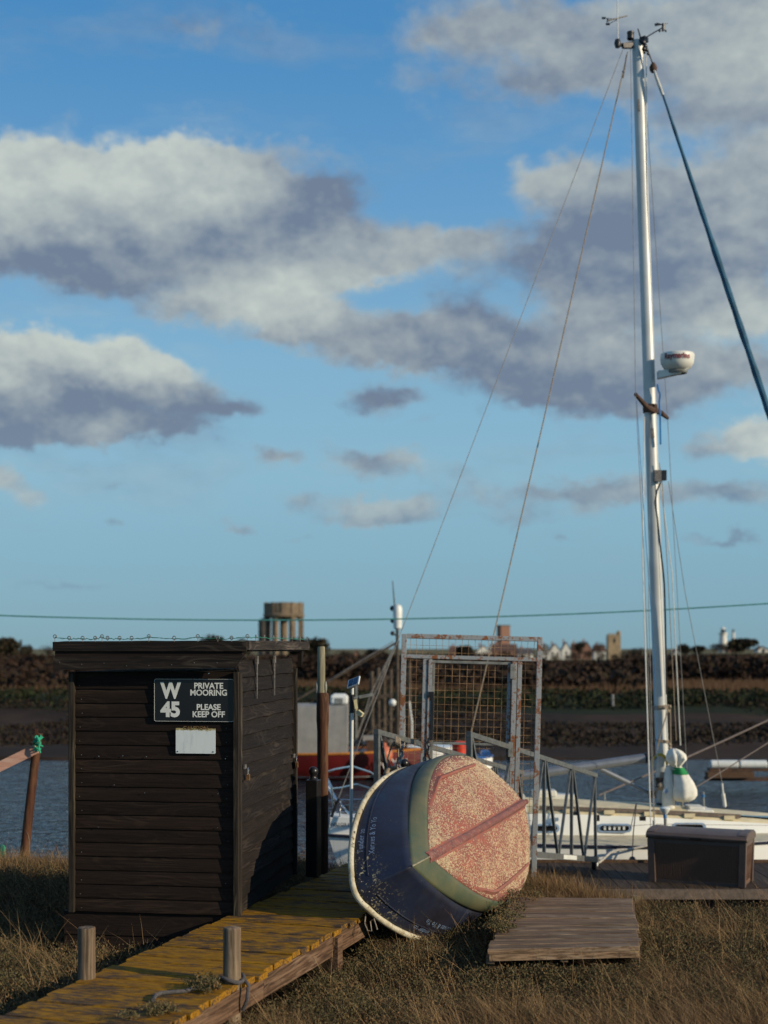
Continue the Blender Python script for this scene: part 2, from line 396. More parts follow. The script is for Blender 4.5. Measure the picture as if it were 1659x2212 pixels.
m, t, b = new_mat('dinghy_blue')
v = coords(t, False)
n = t.noise(v, 3.0, 5, 0.6); n2 = t.noise(v, 45.0, 5, 0.8); n3 = t.noise(v, 7.0, 4, 0.7)
c = t.mix(t.ramp(n, 0.3, 0.7), (0.0140, 0.0125, 0.020), (0.0145, 0.022, 0.048))
c = t.mix(t.ramp(n3, 0.62, 0.75, 0, 0.6), c, (0.05, 0.04, 0.035))
sxx = t.add('ShaderNodeSeparateXYZ'); t.l.new(v, sxx.inputs[0])
chip = t.math('MULTIPLY', t.ramp(n2, 0.64, 0.68), t.ramp(n3, 0.47, 0.60))
chip = t.math('MULTIPLY', t.math('MULTIPLY', chip, t.ramp(n, 0.5, 0.6)), t.ramp(sxx.outputs[0], 2.2, 2.95, 0.15, 0.8))
bow = t.math('MULTIPLY', t.ramp(sxx.outputs[0], 2.66, 2.93), t.ramp(sxx.outputs[2], 0.52, 0.72))
chip2 = t.math('MULTIPLY', t.ramp(t.math('ADD', n2, t.math('MULTIPLY', n3, 0.35)), 0.745, 0.79), bow)
c = t.mix(chip, c, (0.40, 0.36, 0.20))
c = t.mix(chip2, c, (0.55, 0.50, 0.30))
t.set(b, 'Base Color', c); t.set(b, 'Roughness', t.ramp(n3, 0.3, 0.7, 0.42, 0.62)); t.set(b, 'Specular IOR Level', 0.4)
bump(t, b, t.math('ADD', t.math('MULTIPLY', n2, 0.4), t.math('ADD', chip, chip2)), 0.35, 0.004)

m, t, b = new_mat('dinghy_green')
v = coords(t, False)
n = t.noise(v, 3.5, 5, 0.6); n2 = t.noise(v, 60.0, 4, 0.8); n3 = t.noise(v, 12.0, 4, 0.7)
c = t.mix(t.ramp(n, 0.3, 0.7), (0.060, 0.085, 0.050), (0.125, 0.120, 0.062))
c = t.mix(t.ramp(n3, 0.58, 0.72, 0, 0.5), c, (0.05, 0.12, 0.10))
c = t.mix(t.ramp(n2, 0.66, 0.74, 0, 0.7), c, (0.28, 0.26, 0.17))
t.set(b, 'Base Color', c); t.set(b, 'Roughness', 0.6); bump(t, b, n2, 0.25, 0.004)

m, t, b = new_mat('dinghy_red')
v = coords(t, False)
n = t.noise(v, 2.6, 5, 0.65); n2 = t.noise(v, 190.0, 3, 0.7); n3 = t.noise(v, 9.0, 5, 0.7); n4 = t.noise(v, 26.0, 4, 0.75)
c = t.mix(t.ramp(n3, 0.35, 0.66), (0.22, 0.075, 0.06), (0.34, 0.075, 0.05))
c = t.mix(t.ramp(n4, 0.55, 0.66, 0, 0.75), c, (0.14, 0.085, 0.10))
c = t.mix(t.math('MULTIPLY', t.ramp(n2, 0.44, 0.62), t.ramp(n, 0.36, 0.62, 0.25, 0.6)), c, (0.36, 0.28, 0.19))
t.set(b, 'Base Color', c); t.set(b, 'Roughness', 0.85); bump(t, b, t.math('ADD', n2, t.math('MULTIPLY', n4, 0.6)), 0.9, 0.006)

simple('barnacle', (0.60, 0.50, 0.33), 0.9, var=0.3, nscale=40, bmp=0)
m, t, b = new_mat('keel_red')
v = coords(t, False)
n = t.noise(v, 12.0, 5, 0.7); n2 = t.noise(v, 60.0, 4, 0.75)
c = t.mix(t.ramp(n, 0.35, 0.65), (0.15, 0.055, 0.052), (0.25, 0.080, 0.065))
c = t.mix(t.ramp(n2, 0.52, 0.62, 0, 0.75), c, (0.26, 0.20, 0.16))
t.set(b, 'Base Color', c); t.set(b, 'Roughness', 0.8); bump(t, b, n2, 0.9, 0.008)
simple('stem_strip', (0.24, 0.22, 0.15), 0.8, var=0.3, nscale=30)

# storage box: woven plastic
m, t, b = new_mat('woven_box')
v = coords(t, False)
bt = t.add('ShaderNodeTexWave', {'Scale': 26.0, 'Distortion': 0.0}, wave_type='BANDS', bands_direction='X'); t.l.new(v, bt.inputs[0])
bt2 = t.add('ShaderNodeTexWave', {'Scale': 34.0, 'Distortion': 0.0}, wave_type='BANDS', bands_direction='Z'); t.l.new(v, bt2.inputs[0])
h = t.math('MULTIPLY', bt.outputs[1], bt2.outputs[1])
c = t.mix(h, (0.12, 0.062, 0.036), (0.25, 0.140, 0.085))
t.set(b, 'Base Color', c); t.set(b, 'Roughness', 0.55); bump(t, b, h, 0.6, 0.004)
simple('box_plastic', (0.105, 0.074, 0.060), 0.5, var=0.12, bmp=0.05)

# white faded plate
m, t, b = new_mat('faded_plate')
v = coords(t, False)
sp = t.add('ShaderNodeSeparateXYZ'); t.l.new(v, sp.inputs[0])
n = t.noise(v, 26, 5, 0.8); n2 = t.noise(t.vmath('MULTIPLY', v, (30, 30, 6)), 1.0, 4, 0.7)
c = t.mix(t.ramp(n2, 0.45, 0.75, 0, 0.35), (0.70, 0.76, 0.74), (0.33, 0.38, 0.40))
top = t.math('ADD', sp.outputs[2], t.math('MULTIPLY', t.math('SUBTRACT', n, 0.5), 0.05))
c = t.mix(t.ramp(top, 0.149, 0.156), c, (0.40, 0.33, 0.14))
c = t.mix(t.ramp(n, 0.70, 0.74), c, (0.05, 0.03, 0.02))
t.set(b, 'Base Color', c); t.set(b, 'Roughness', 0.55)

# water
m, t, b = new_mat('water')
gm = t.add('ShaderNodeNewGeometry')
p = t.vmath('MULTIPLY', gm.outputs['Position'], (1.0, 0.8, 1.0))
n = t.noise(p, 5.0, 3, 0.55, 0.4); n2 = t.noise(p, 1.3, 2, 0.5)
t.set(b, 'Base Color', (0.016, 0.024, 0.032)); t.set(b, 'Roughness', 0.05); t.set(b, 'IOR', 1.33)
bump(t, b, t.math('ADD', n, t.math('MULTIPLY', n2, 1.0)), 1.0, 0.11)

def ground_mat(name, c1, c2, scale=1.0, c3=None):
    m, t, b = new_mat(name)
    gm = t.add('ShaderNodeNewGeometry'); p = gm.outputs['Position']
    n = t.noise(p, scale, 6, 0.65); n2 = t.noise(p, scale * 9, 5, 0.7)
    c = t.mix(t.ramp(n, 0.35, 0.65), c1, c2)
    if c3: c = t.mix(t.ramp(n2, 0.55, 0.7, 0, 0.7), c, c3)
    t.set(b, 'Base Color', c); t.set(b, 'Roughness', 0.95); t.set(b, 'Specular IOR Level', 0.15)
    bump(t, b, n2, 0.6, 0.03)
    return m
ground_mat('bank_soil', (0.020, 0.014, 0.009), (0.040, 0.030, 0.018), 3.0, (0.05, 0.042, 0.02))
ground_mat('mud', (0.019, 0.0115, 0.008), (0.044, 0.028, 0.018), 0.30, (0.05, 0.038, 0.02))
ground_mat('levee_grass', (0.010, 0.015, 0.005), (0.020, 0.026, 0.008), 0.25, (0.018, 0.012, 0.007))
ground_mat('reed_field', (0.085, 0.05, 0.026), (0.13, 0.08, 0.04), 0.08, (0.06, 0.04, 0.022))
ground_mat('scrub_soil', (0.022, 0.013, 0.009), (0.036, 0.022, 0.014), 0.05)
ground_mat('far_field', (0.11, 0.10, 0.045), (0.16, 0.13, 0.06), 0.02)

def leafy(name, pairs, rough=0.8, trans=0.0):
    m, t, b = new_mat(name)
    at_ = t.add('ShaderNodeAttribute', attribute_name='tint')
    s = t.add('ShaderNodeSeparateColor'); t.l.new(at_.outputs['Color'], s.inputs[0])
    c = t.mix(s.outputs[0], pairs[0], pairs[1])
    c = t.mix(t.ramp(s.outputs[1], 0.55, 0.95), c, pairs[2])
    t.set(b, 'Base Color', c); t.set(b, 'Roughness', rough); t.set(b, 'Specular IOR Level', 0.2)
    return m
leafy('dry_grass', [(0.095, 0.055, 0.028), (0.33, 0.215, 0.105), (0.12, 0.10, 0.04)])
leafy('shrub_leaf', [(0.048, 0.042, 0.018), (0.155, 0.130, 0.060), (0.20, 0.12, 0.055)])
leafy('twig', [(0.055, 0.028, 0.016), (0.18, 0.095, 0.050), (0.25, 0.15, 0.07)])
leafy('scrub_leaf', [(0.024, 0.0135, 0.009), (0.036, 0.020, 0.012), (0.024, 0.018, 0.009)])
leafy('tree_dark', [(0.012, 0.012, 0.008), (0.026, 0.025, 0.013), (0.035, 0.024, 0.013)])
leafy('tree_brown', [(0.022, 0.015, 0.012), (0.045, 0.03, 0.021), (0.025, 0.022, 0.012)])

# ------------------------------------------------------------------ mesh helper
WM = {}
class G:
    def __init__(s):
        s.v = []; s.f = []
    def add(s, vs, fs):
        o = len(s.v)
        s.v += [Vector(p) for p in vs]
        s.f += [tuple(i + o for i in f) for f in fs]
        return s
    def box(s, c, d, rot=None):
        x, y, z = [k / 2 for k in d]
        vs = [Vector((a * x, b_ * y, c_ * z)) for a in (-1, 1) for b_ in (-1, 1) for c_ in (-1, 1)]
        if rot is not None: vs = [rot @ p for p in vs]
        c = Vector(c)
        return s.add([p + c for p in vs], [(0, 1, 3, 2), (4, 6, 7, 5), (0, 4, 5, 1), (2, 3, 7, 6), (0, 2, 6, 4), (1, 5, 7, 3)])
    def bar(s, a, b, w, h, up=(0, 0, 1)):
        a = Vector(a); b = Vector(b); d = (b - a); L = d.length; d.normalize()
        up = Vector(up)
        if abs(d.dot(up)) > 0.98: up = Vector((0, 1, 0))
        sx_ = d.cross(up).normalized(); uz = sx_.cross(d)
        rot = Matrix((sx_, d, uz)).transposed()
        return s.box((a + b) / 2, (w, L, h), rot)
    def tube(s, pts, r, n=8, caps=True, closed=False):
        pts = [Vector(p) for p in pts]; m = len(pts)
        rs = r if isinstance(r, (list, tuple)) else [r] * m
        vs = []; fs = []; prev = None
        for i, p in enumerate(pts):
            if closed: d = pts[(i + 1) % m] - pts[i - 1]
            else: d = pts[min(i + 1, m - 1)] - pts[max(i - 1, 0)]
            if d.length < 1e-9: d = Vector((0, 0, 1))
            d.normalize()
            if prev is None:
                a = d.orthogonal().normalized()
            else:
                a = prev - d * prev.dot(d)
                a = a.normalized() if a.length > 1e-6 else d.orthogonal().normalized()
            prev = a; b_ = d.cross(a)
            for k in range(n):
                t_ = 2 * PI * k / n
                vs.append(p + (a * math.cos(t_) + b_ * math.sin(t_)) * rs[i])
        for i in range(m if closed else m - 1):
            j = (i + 1) % m
            for k in range(n):
                l = (k + 1) % n
                fs.append((i * n + k, i * n + l, j * n + l, j * n + k))
        if caps and not closed:
            fs.append(tuple(reversed(range(n)))); fs.append(tuple((m - 1) * n + k for k in range(n)))
        return s.add(vs, fs)
    def lathe(s, prof, c=(0, 0, 0), n=16, rot=None):
        c = Vector(c); vs = []; fs = []
        for r_, z in prof:
            for k in range(n):
                p = Vector((r_ * math.cos(2 * PI * k / n), r_ * math.sin(2 * PI * k / n), z))
                vs.append((rot @ p if rot is not None else p) + c)
        m = len(prof)
        for i in range(m - 1):
            for k in range(n):
                l = (k + 1) % n
                fs.append((i * n + k, i * n + l, (i + 1) * n + l, (i + 1) * n + k))
        fs.append(tuple(reversed(range(n)))); fs.append(tuple((m - 1) * n + k for k in range(n)))
        return s.add(vs, fs)
    def ball(s, c, r, n=12, sz=1.0):
        prof = [(max(1e-4, r * math.sin(PI * i / 8)), -r * sz * math.cos(PI * i / 8)) for i in range(9)]
        return s.lathe(prof, c, n)
    def prism(s, poly, ext, off=(0, 0, 0)):
        """poly: list of 3D points (planar), ext: extrusion vector"""
        e = Vector(ext); o = Vector(off); n = len(poly)
        a = [Vector(p) + o for p in poly]; b_ = [p + e for p in a]
        fs = [tuple(range(n)), tuple(reversed(range(n, 2 * n)))]
        for i in range(n):
            j = (i + 1) % n
            fs.append((i, j, n + j, n + i))
        return s.add(a + b_, fs)
    def grid(s, rows):
        """rows: list of lists of points of equal length"""
        n = len(rows[0]); vs = [p for r_ in rows for p in r_]
        fs = [(i * n + k, i * n + k + 1, (i + 1) * n + k + 1, (i + 1) * n + k) for i in range(len(rows) - 1) for k in range(n - 1)]
        return s.add(vs, fs)

def mesh_of(name, gm_, mat, smooth=35, xf=None):
    me = bpy.data.meshes.new(name)
    vs = [(xf @ p) if xf is not None else p for p in gm_.v]
    me.from_pydata([tuple(p) for p in vs], [], gm_.f)
    me.update()
    if mat: me.materials.append(MATS[mat])
    if smooth:
        me.polygons.foreach_set('use_smooth', [True] * len(me.polygons))
        me.set_sharp_from_angle(angle=R(smooth))
    return me

def fixn(me):
    import bmesh
    bm = bmesh.new(); bm.from_mesh(me); bmesh.ops.recalc_face_normals(bm, faces=bm.faces); bm.to_mesh(me); bm.free()

def tagset(o, label=None, cat=None, group=None, kind=None):
    if label: o['label'] = label
    if cat: o['category'] = cat
    if group: o['group'] = group
    if kind: o['kind'] = kind
    return o

def thing(name, loc, label=None, cat=None, group=None, mat4=None):
    o = bpy.data.objects.new(name, None); COL.objects.link(o)
    o.empty_display_size = 0.1
    M_ = mat4 if mat4 is not None else Matrix.Translation(Vector(loc))
    o.matrix_world = M_
    WM[o.name] = M_.copy()
    return tagset(o, label, cat, group)

def obj(name, gm_, mat, parent=None, local=False, smooth=35, label=None, kind=None, fix=True):
    """geometry is in world space unless local=True (then in the parent's frame)"""
    PM = WM[parent.name] if parent is not None else Matrix.Identity(4)
    xf = None if (local or parent is None) else PM.inverted()
    me = mesh_of(name, gm_, mat, smooth, xf)
    if fix: fixn(me)
    o = bpy.data.objects.new(name, me); COL.objects.link(o)
    if parent is not None: o.parent = parent
    WM[o.name] = PM.copy()
    return tagset(o, label, None, None, kind)

def single(name, gm_, mat, label, cat, loc=None, group=None, **kw):
    """a thing that is one mesh; origin moved to loc"""
    loc = Vector(loc) if loc is not None else gm_.v[0].copy()
    me = mesh_of(name, gm_, mat, kw.get('smooth', 35), Matrix.Translation(-loc)); fixn(me)
    o = bpy.data.objects.new(name, me); o.location = loc; COL.objects.link(o)
    WM[o.name] = Matrix.Translation(loc)
    return tagset(o, label, cat, group)

def shared(name, me, parent, M_local, label=None):
    o = bpy.data.objects.new(name, me); COL.objects.link(o); o.parent = parent
    o.matrix_local = M_local
    WM[o.name] = WM[parent.name] @ M_local
    return tagset(o, label)

def structure(name, gm_, mat):
    o = obj(name, gm_, mat); o['kind'] = 'structure'; return o

def bevel(o, w=0.004, seg=2):
    md = o.modifiers.new('bevel', 'BEVEL'); md.width = w; md.segments = seg; md.limit_method = 'ANGLE'; md.angle_limit = R(40)
    return o

def at(px, py, Y):
    return Vector(((px - 829.5) / F * Y, Y, EYE - (py - 1400) / F * Y))

def text_mesh(name, body, size, mat, extrude=0.0008, bold=0.0, align='CENTER', spacing=1.0):
    cu_ = bpy.data.curves.new(name, 'FONT'); cu_.body = body; cu_.size = size
    cu_.align_x = align; cu_.align_y = 'CENTER'; cu_.extrude = extrude; cu_.offset = bold; cu_.space_character = spacing
    cu_.resolution_u = 4
    to = bpy.data.objects.new(name, cu_); COL.objects.link(to)
    bpy.context.view_layer.update()
    me = bpy.data.meshes.new_from_object(to)
    bpy.data.objects.remove(to); bpy.data.curves.remove(cu_)
    me.materials.clear(); me.materials.append(MATS[mat])
    return me

def catenary(a, b, sag, n=24):
    a = Vector(a); b = Vector(b)
    return [a.lerp(b, i / n) - Vector((0, 0, sag * 4 * (i / n) * (1 - i / n))) for i in range(n + 1)]

rnd = random.Random(7)
nrng = np.random.default_rng(11)
def fn(x, y, s=1.0, seed=0.0):
    return mnoise.noise(Vector((x * s + seed, y * s - seed, seed * 0.37)))

# ------------------------------------------------------------------ ground, river, land
def bank_edge(x):
    if x < 0.6: return 13.0 + 0.25 * fn(x, 0, 0.7, 3)
    k = min(1, (x - 0.6) / 1.5)
    return 13.0 + (11.0 - 13.0) * k * k * (3 - 2 * k) + 0.2 * fn(x, 0, 0.8, 5)

PROF = [(38.6, -1.75), (39.5, -1.3), (52, -1.0), (60, -0.18), (63, -0.30), (85, -0.45), (100, -0.5), (200, -1.3), (600, -2.9), (1500, -3.5), (9000, -3.5)]
def gz(x, y):
    e = bank_edge(x)
    if y < 30:
        z = -0.33 + 0.05 * fn(x, y, 0.9, 1) + 0.025 * fn(x, y, 3.0, 2)
        if x < -0.6 and y > 11: z += 0.06
        if y > e:
            z -= min(1.9, (y - e) * 1.3)
        return z
    if y <= PROF[0][0]: return -2.0
    for (a, za), (b_, zb) in zip(PROF, PROF[1:]):
        if y <= b_:
            k = (y - a) / (b_ - a); z = za + (zb - za) * k
            break
    else: z = PROF[-1][1]
    if y < 62: z += 0.20 * fn(x, y, 0.22, 9) * min(1, (y - 38) / 4)
    ang = x / max(y, 1)
    if y > 200:
        rr_ = max(0, min(1, (ang - 0.18) / 0.05)); k = min(1, (y - 200) / 150)
        z += rr_ * k * (2.6 if y < 600 else 2.6)
    return z
ys = [-12, -6, 0, 3] + [4 + 0.25 * i for i in range(56)] + [18, 20, 25, 30, 36, 38.6, 39.5] + [40 + i for i in range(26)] + \
     [67, 70, 75, 80, 85, 90, 100, 120, 150, 200, 250, 300, 350, 450, 600, 800, 1100, 1500, 2500, 5000, 8500]
rows = []
for y in ys:
    n = 61
    wdt = 14 + max(0, y) * 0.55
    rows.append([Vector(((2 * k / (n - 1) - 1) * wdt, y, gz((2 * k / (n - 1) - 1) * wdt, y))) for k in range(n)])
gg = G().grid(rows)
ground = structure('ground', gg, 'bank_soil')
me = ground.data
for nm in ('mud', 'levee_grass', 'reed_field', 'scrub_soil', 'far_field'): me.materials.append(MATS[nm])
for p in me.polygons:
    y = p.center.y; x = p.center.x
    i = 0
    if y > bank_edge(x) and y < 52 + 2 * fn(x, 0, 0.1, 4): i = 1
    elif y < 30: i = 0
    elif y < 62 and y > 55 + 2.5 * fn(x, 3, 0.09, 4): i = 2
    elif y < 58: i = 1
    elif y < 86: i = 3
    elif y < 230: i = 4
    else: i = 5
    p.material_index = i
if ground.data.polygons[0].normal.z < 0: ground.data.flip_normals()

wy = [2, 8, 12, 16, 20, 25, 30, 35, 42]
gw = G().grid([[Vector((x, y, -1.35)) for x in (-60, -20, -8, 0, 8, 20, 60)] for y in wy])
water = structure('river', gw, 'water')
if water.data.polygons[0].normal.z < 0: water.data.flip_normals()

# ------------------------------------------------------------------ far vegetation helpers
def leaf_cloud(centers, radii, n_per, size, seed, squash=1.0):
    """random small quads spread over ellipsoid shells; returns verts (N*4,3), tint"""
    rg = np.random.default_rng(seed)
    V = []; T = []
    for (c, r_), n in zip(zip(centers, radii), n_per):
        d = rg.normal(size=(n, 3)); d /= np.linalg.norm(d, axis=1)[:, None]
        rad = rg.uniform(0.55, 1.05, (n, 1))
        p = np.array(c) + d * rad * np.array(r_)
        a = rg.normal(size=(n, 3)); a /= np.linalg.norm(a, axis=1)[:, None]
        b_ = np.cross(a, rg.normal(size=(n, 3))); b_ /= np.linalg.norm(b_, axis=1)[:, None] + 1e-9
        s_ = size * rg.uniform(0.5, 1.2, (n, 1))
        q = np.stack([p - a * s_, p + b_ * s_ * 0.7, p + a * s_, p - b_ * s_ * 0.7], 1)
        V.append(q.reshape(-1, 3))
        t_ = np.stack([rg.uniform(0, 1, n), rg.uniform(0, 1, n), np.zeros(n)], 1)
        T.append(np.repeat(t_, 4, 0))
    return np.concatenate(V), np.concatenate(T)

def np_mesh(name, V, faces_n, T, mat, fidx=None):
    """V verts; consecutive groups of faces_n verts form one face unless fidx is given"""
    me = bpy.data.meshes.new(name)
    nv = len(V)
    if fidx is None:
        nf = nv // faces_n
        loops = np.arange(nv, dtype=np.int32); starts = np.arange(nf, dtype=np.int32) * faces_n
        k = faces_n
    else:
        nf, k = fidx.shape; loops = fidx.reshape(-1).astype(np.int32); starts = np.arange(nf, dtype=np.int32) * k
    me.vertices.add(nv); me.vertices.foreach_set('co', V.astype(np.float32).reshape(-1))
    me.loops.add(len(loops)); me.loops.foreach_set('vertex_index', loops)
    me.polygons.add(nf); me.polygons.foreach_set('loop_start', starts)
    me.polygons.foreach_set('loop_total', np.full(nf, k, dtype=np.int32))
    me.update(calc_edges=True)
    ca = me.attributes.new('tint', 'FLOAT_COLOR', 'POINT')
    T4 = np.concatenate([T, np.ones((nv, 1))], 1).astype(np.float32)
    ca.data.foreach_set('color', T4.reshape(-1))
    me.materials.append(MATS[mat])
    return me

def np_obj(name, me, parent=None, kind=None, loc=None):
    o = bpy.data.objects.new(name, me); COL.objects.link(o)
    if parent is not None: o.parent = parent
    if loc is not None: o.location = loc
    if kind: o['kind'] = kind
    return o

# scrub belt beyond the reeds
cs, rs, ns = [], [], []
rg = np.random.default_rng(5)
for i in range(1500):
    y = 84 + 200 * rg.random() ** 1.6
    x = (rg.random() * 2 - 1) * (y * 0.36 + 6)
    # a gap of low reeds here and there on the front edge
    if y < 105 and fn(x, 0, 0.06, 2) > 0.12: continue
    h = rg.uniform(1.0, 1.3) * (0.95 + 0.018 * max(0, y - 85) ** 0.85)
    dlt = 24 if 0.085 < x / y < 0.175 else 10
    h = min(h, (EYE - gz(x, y) - dlt / F * y) / 2.1 * rg.uniform(0.80, 1.06))
    if h < 0.2: continue
    w_ = h * rg.uniform(2.0, 3.6)
    cs.append((x, y, gz(x, y) + h * 0.9)); rs.append((w_, w_ * 0.6, h)); ns.append(130)
for i in range(420):      # scrub standing forward over the reed band in two places
    y = rg.uniform(66, 86); x = (rg.random() * 2 - 1) * (y * 0.36 + 4)
    if fn(x, 0, 0.055, 40) < 0.05: continue
    cs.append((x, y, gz(x, y) + 0.45)); rs.append((2.4, 1.2, 0.5 + 0.03 * (y - 66))); ns.append(100)
V, T = leaf_cloud(cs, rs, ns, 0.2, 3)
o = np_obj('scrub_thicket', np_mesh('scrub_thicket', V, 4, T, 'scrub_leaf'), kind='stuff')
tagset(o, 'brown winter scrub massed across the marsh on the far side of the river', 'scrub')
# low green growth on the river wall
cs, rs, ns = [], [], []
for i in range(800):
    y = rg.uniform(56, 61.8); x = (rg.random() * 2 - 1) * (y * 0.33 + 4)
    cs.append((x, y, gz(x, y) + 0.05)); rs.append((0.6, 0.6, 0.22)); ns.append(26)
V, T = leaf_cloud(cs, rs, ns, 0.09, 8)
leafy('levee_leaf', [(0.008, 0.013, 0.004), (0.020, 0.030, 0.009), (0.03, 0.022, 0.010)])
o = np_obj('river_wall_grass', np_mesh('river_wall_grass', V, 4, T, 'levee_leaf'), kind='stuff')
tagset(o, 'dark green grass along the river wall on the far bank', 'grass')
cs, rs, ns = [], [], []
for i in range(1600):
    y = rg.uniform(43, 58); x = (rg.random() * 2 - 1) * (y * 0.33 + 4)
    if fn(x, y, 0.12, 14) < -0.30: continue
    cs.append((x, y, gz(x, y) + 0.02)); rs.append((1.6, 0.8, 0.05)); ns.append(34)
V, T = leaf_cloud(cs, rs, ns, 0.07, 28)
leafy('saltmarsh_leaf', [(0.018, 0.011, 0.008), (0.030, 0.020, 0.013), (0.022, 0.020, 0.010)])
o = np_obj('far_saltmarsh', np_mesh('far_saltmarsh', V, 4, T, 'saltmarsh_leaf'), kind='stuff')
tagset(o, 'dark brown saltmarsh plants on the mud of the far bank', 'saltmarsh')
# reeds, a straw band
nn = 16000
ry = rg.uniform(63, 86, nn); rx = (rg.random(nn) * 2 - 1) * (ry * 0.34 + 4)
rz = np.array([gz(a, b_) for a, b_ in zip(rx, ry)])
hh = rg.uniform(0.25, 0.55, nn)
P0 = np.stack([rx, ry, rz], 1)
wv = np.stack([rg.uniform(0.03, 0.07, nn), np.zeros(nn), np.zeros(nn)], 1)
tip = P0 + np.stack([rg.normal(0, 0.1, nn), rg.normal(0, 0.1, nn), hh], 1)
V = np.stack([P0 - wv, P0 + wv, tip], 1).reshape(-1, 3)
T = np.repeat(np.stack([rg.random(nn), rg.random(nn) * 0.5, np.zeros(nn)], 1), 3, 0)
leafy('reed', [(0.065, 0.038, 0.022), (0.125, 0.076, 0.042), (0.08, 0.048, 0.026)])
o = np_obj('reeds', np_mesh('reeds', V, 3, T, 'reed'), kind='stuff')
tagset(o, 'straw coloured reeds in a band behind the green river wall', 'reeds')

def tree(px, ytop, wpx, Y, label, mat='tree_dark', name='tree', squash=1.0, clumps=9, bare=False):
    top = EYE - (ytop - 1400) / F * Y; x = (px - 829.5) / F * Y
    base = gz(x, Y); h = top - base; w_ = wpx / F * Y / 2
    th = thing(name, (x, Y, base), label, 'tree')
    gt_ = G()
    gt_.tube([(x, Y, base - 0.1), (x + 0.05 * h, Y, base + h * 0.35), (x, Y, base + h * 0.75)], [h * 0.045, h * 0.03, h * 0.01], 7)
    rr_ = random.Random(int(px * 7 + Y))
    for k in range(5):
        a = rr_.uniform(0, 2 * PI); l = w_ * 0.7
        gt_.tube([(x + 0.03 * h, Y, base + h * (0.3 + 0.06 * k)), (x + math.cos(a) * l, Y + math.sin(a) * l, base + h * (0.6 + 0.05 * k))], [h * 0.018, h * 0.005], 5)
    obj('trunk', gt_, 'bark', th)
    cs, rs, ns = [], [], []
    for k in range(clumps):
        a = rr_.uniform(0, 2 * PI); q = rr_.uniform(0, 0.6) * w_
        zz = base + h * rr_.uniform(0.42, 0.78)
        r1 = w_ * rr_.uniform(0.38, 0.55)
        r3 = min(r1 * 0.85, (top - zz) * 0.98)
        cs.append((x + math.cos(a) * q, Y + math.sin(a) * q, zz)); rs.append((r1, r1, r3)); ns.append(60 if bare else 130)
    cs.append((x, Y, base + h * 0.68)); rs.append((w_ * 0.6, w_ * 0.6, h * 0.31)); ns.append(60 if bare else 220)
    V, T = leaf_cloud(cs, rs, ns, w_ * (0.06 if bare else 0.10), int(px))
    V = V - np.array([x, Y, base])
    o = np_obj('crown', np_mesh('crown', V, 4, T, mat), th)
    return th
TG = [
 (8, 1378, 96, 330, 'broad dark tree at the far left edge of the skyline', 'tree_dark', False),
 (104, 1386, 40, 330, 'small bare spiky tree on the skyline just left of the shed', 'tree_brown', True),
 (60, 1391, 36, 340, 'low dark tree between the broad left tree and the spiky one', 'tree_dark', False),
 (462, 1371, 84, 300, 'dark tree showing above the middle of the shed roof', 'tree_dark', False),
 (524, 1375, 40, 310, 'small tree above the shed roof left of the water tower', 'tree_dark', False),
 (664, 1377, 104, 280, 'rounded dark tree behind the right end of the shed roof', 'tree_dark', False),
 (813, 1401, 62, 260, 'low dome shaped dark tree between timber pile and mesh gate', 'tree_dark', False),
 (748, 1404, 60, 300, 'low brown tree just right of the tall timber pile', 'tree_brown', True),
 (1004, 1394, 60, 420, 'dark tree seen through the top mesh of the gate', 'tree_dark', False),
 (1180, 1388, 36, 520, 'brown bare tree beside the white gabled houses', 'tree_brown', True),
 (1252, 1383, 30, 520, 'small dark tree behind the village roofs', 'tree_dark', False),
 (1293, 1384, 34, 540, 'brown tree standing left of the square stone church tower', 'tree_brown', True),
 (1376, 1399, 60, 400, 'low brown trees right of the stone church tower', 'tree_brown', True),
 (1478, 1391, 40, 400, 'dark tree just right of the yacht mast on the skyline', 'tree_dark', False),
 (1508, 1395, 42, 420, 'low dark tree between yacht mast and lighthouse', 'tree_dark', False),
 (1556, 1390, 62, 380, 'brown tree in front of the lighthouse foot', 'tree_brown', True),
 (1606, 1380, 84, 350, 'big round dark evergreen right of the lighthouse', 'tree_dark', False),
]
for (px, yt, w_, Y, lab, mt, bare) in TG:
    tree(px, yt, w_, Y, lab, mt, 'bare_tree' if bare else 'tree', bare=bare)

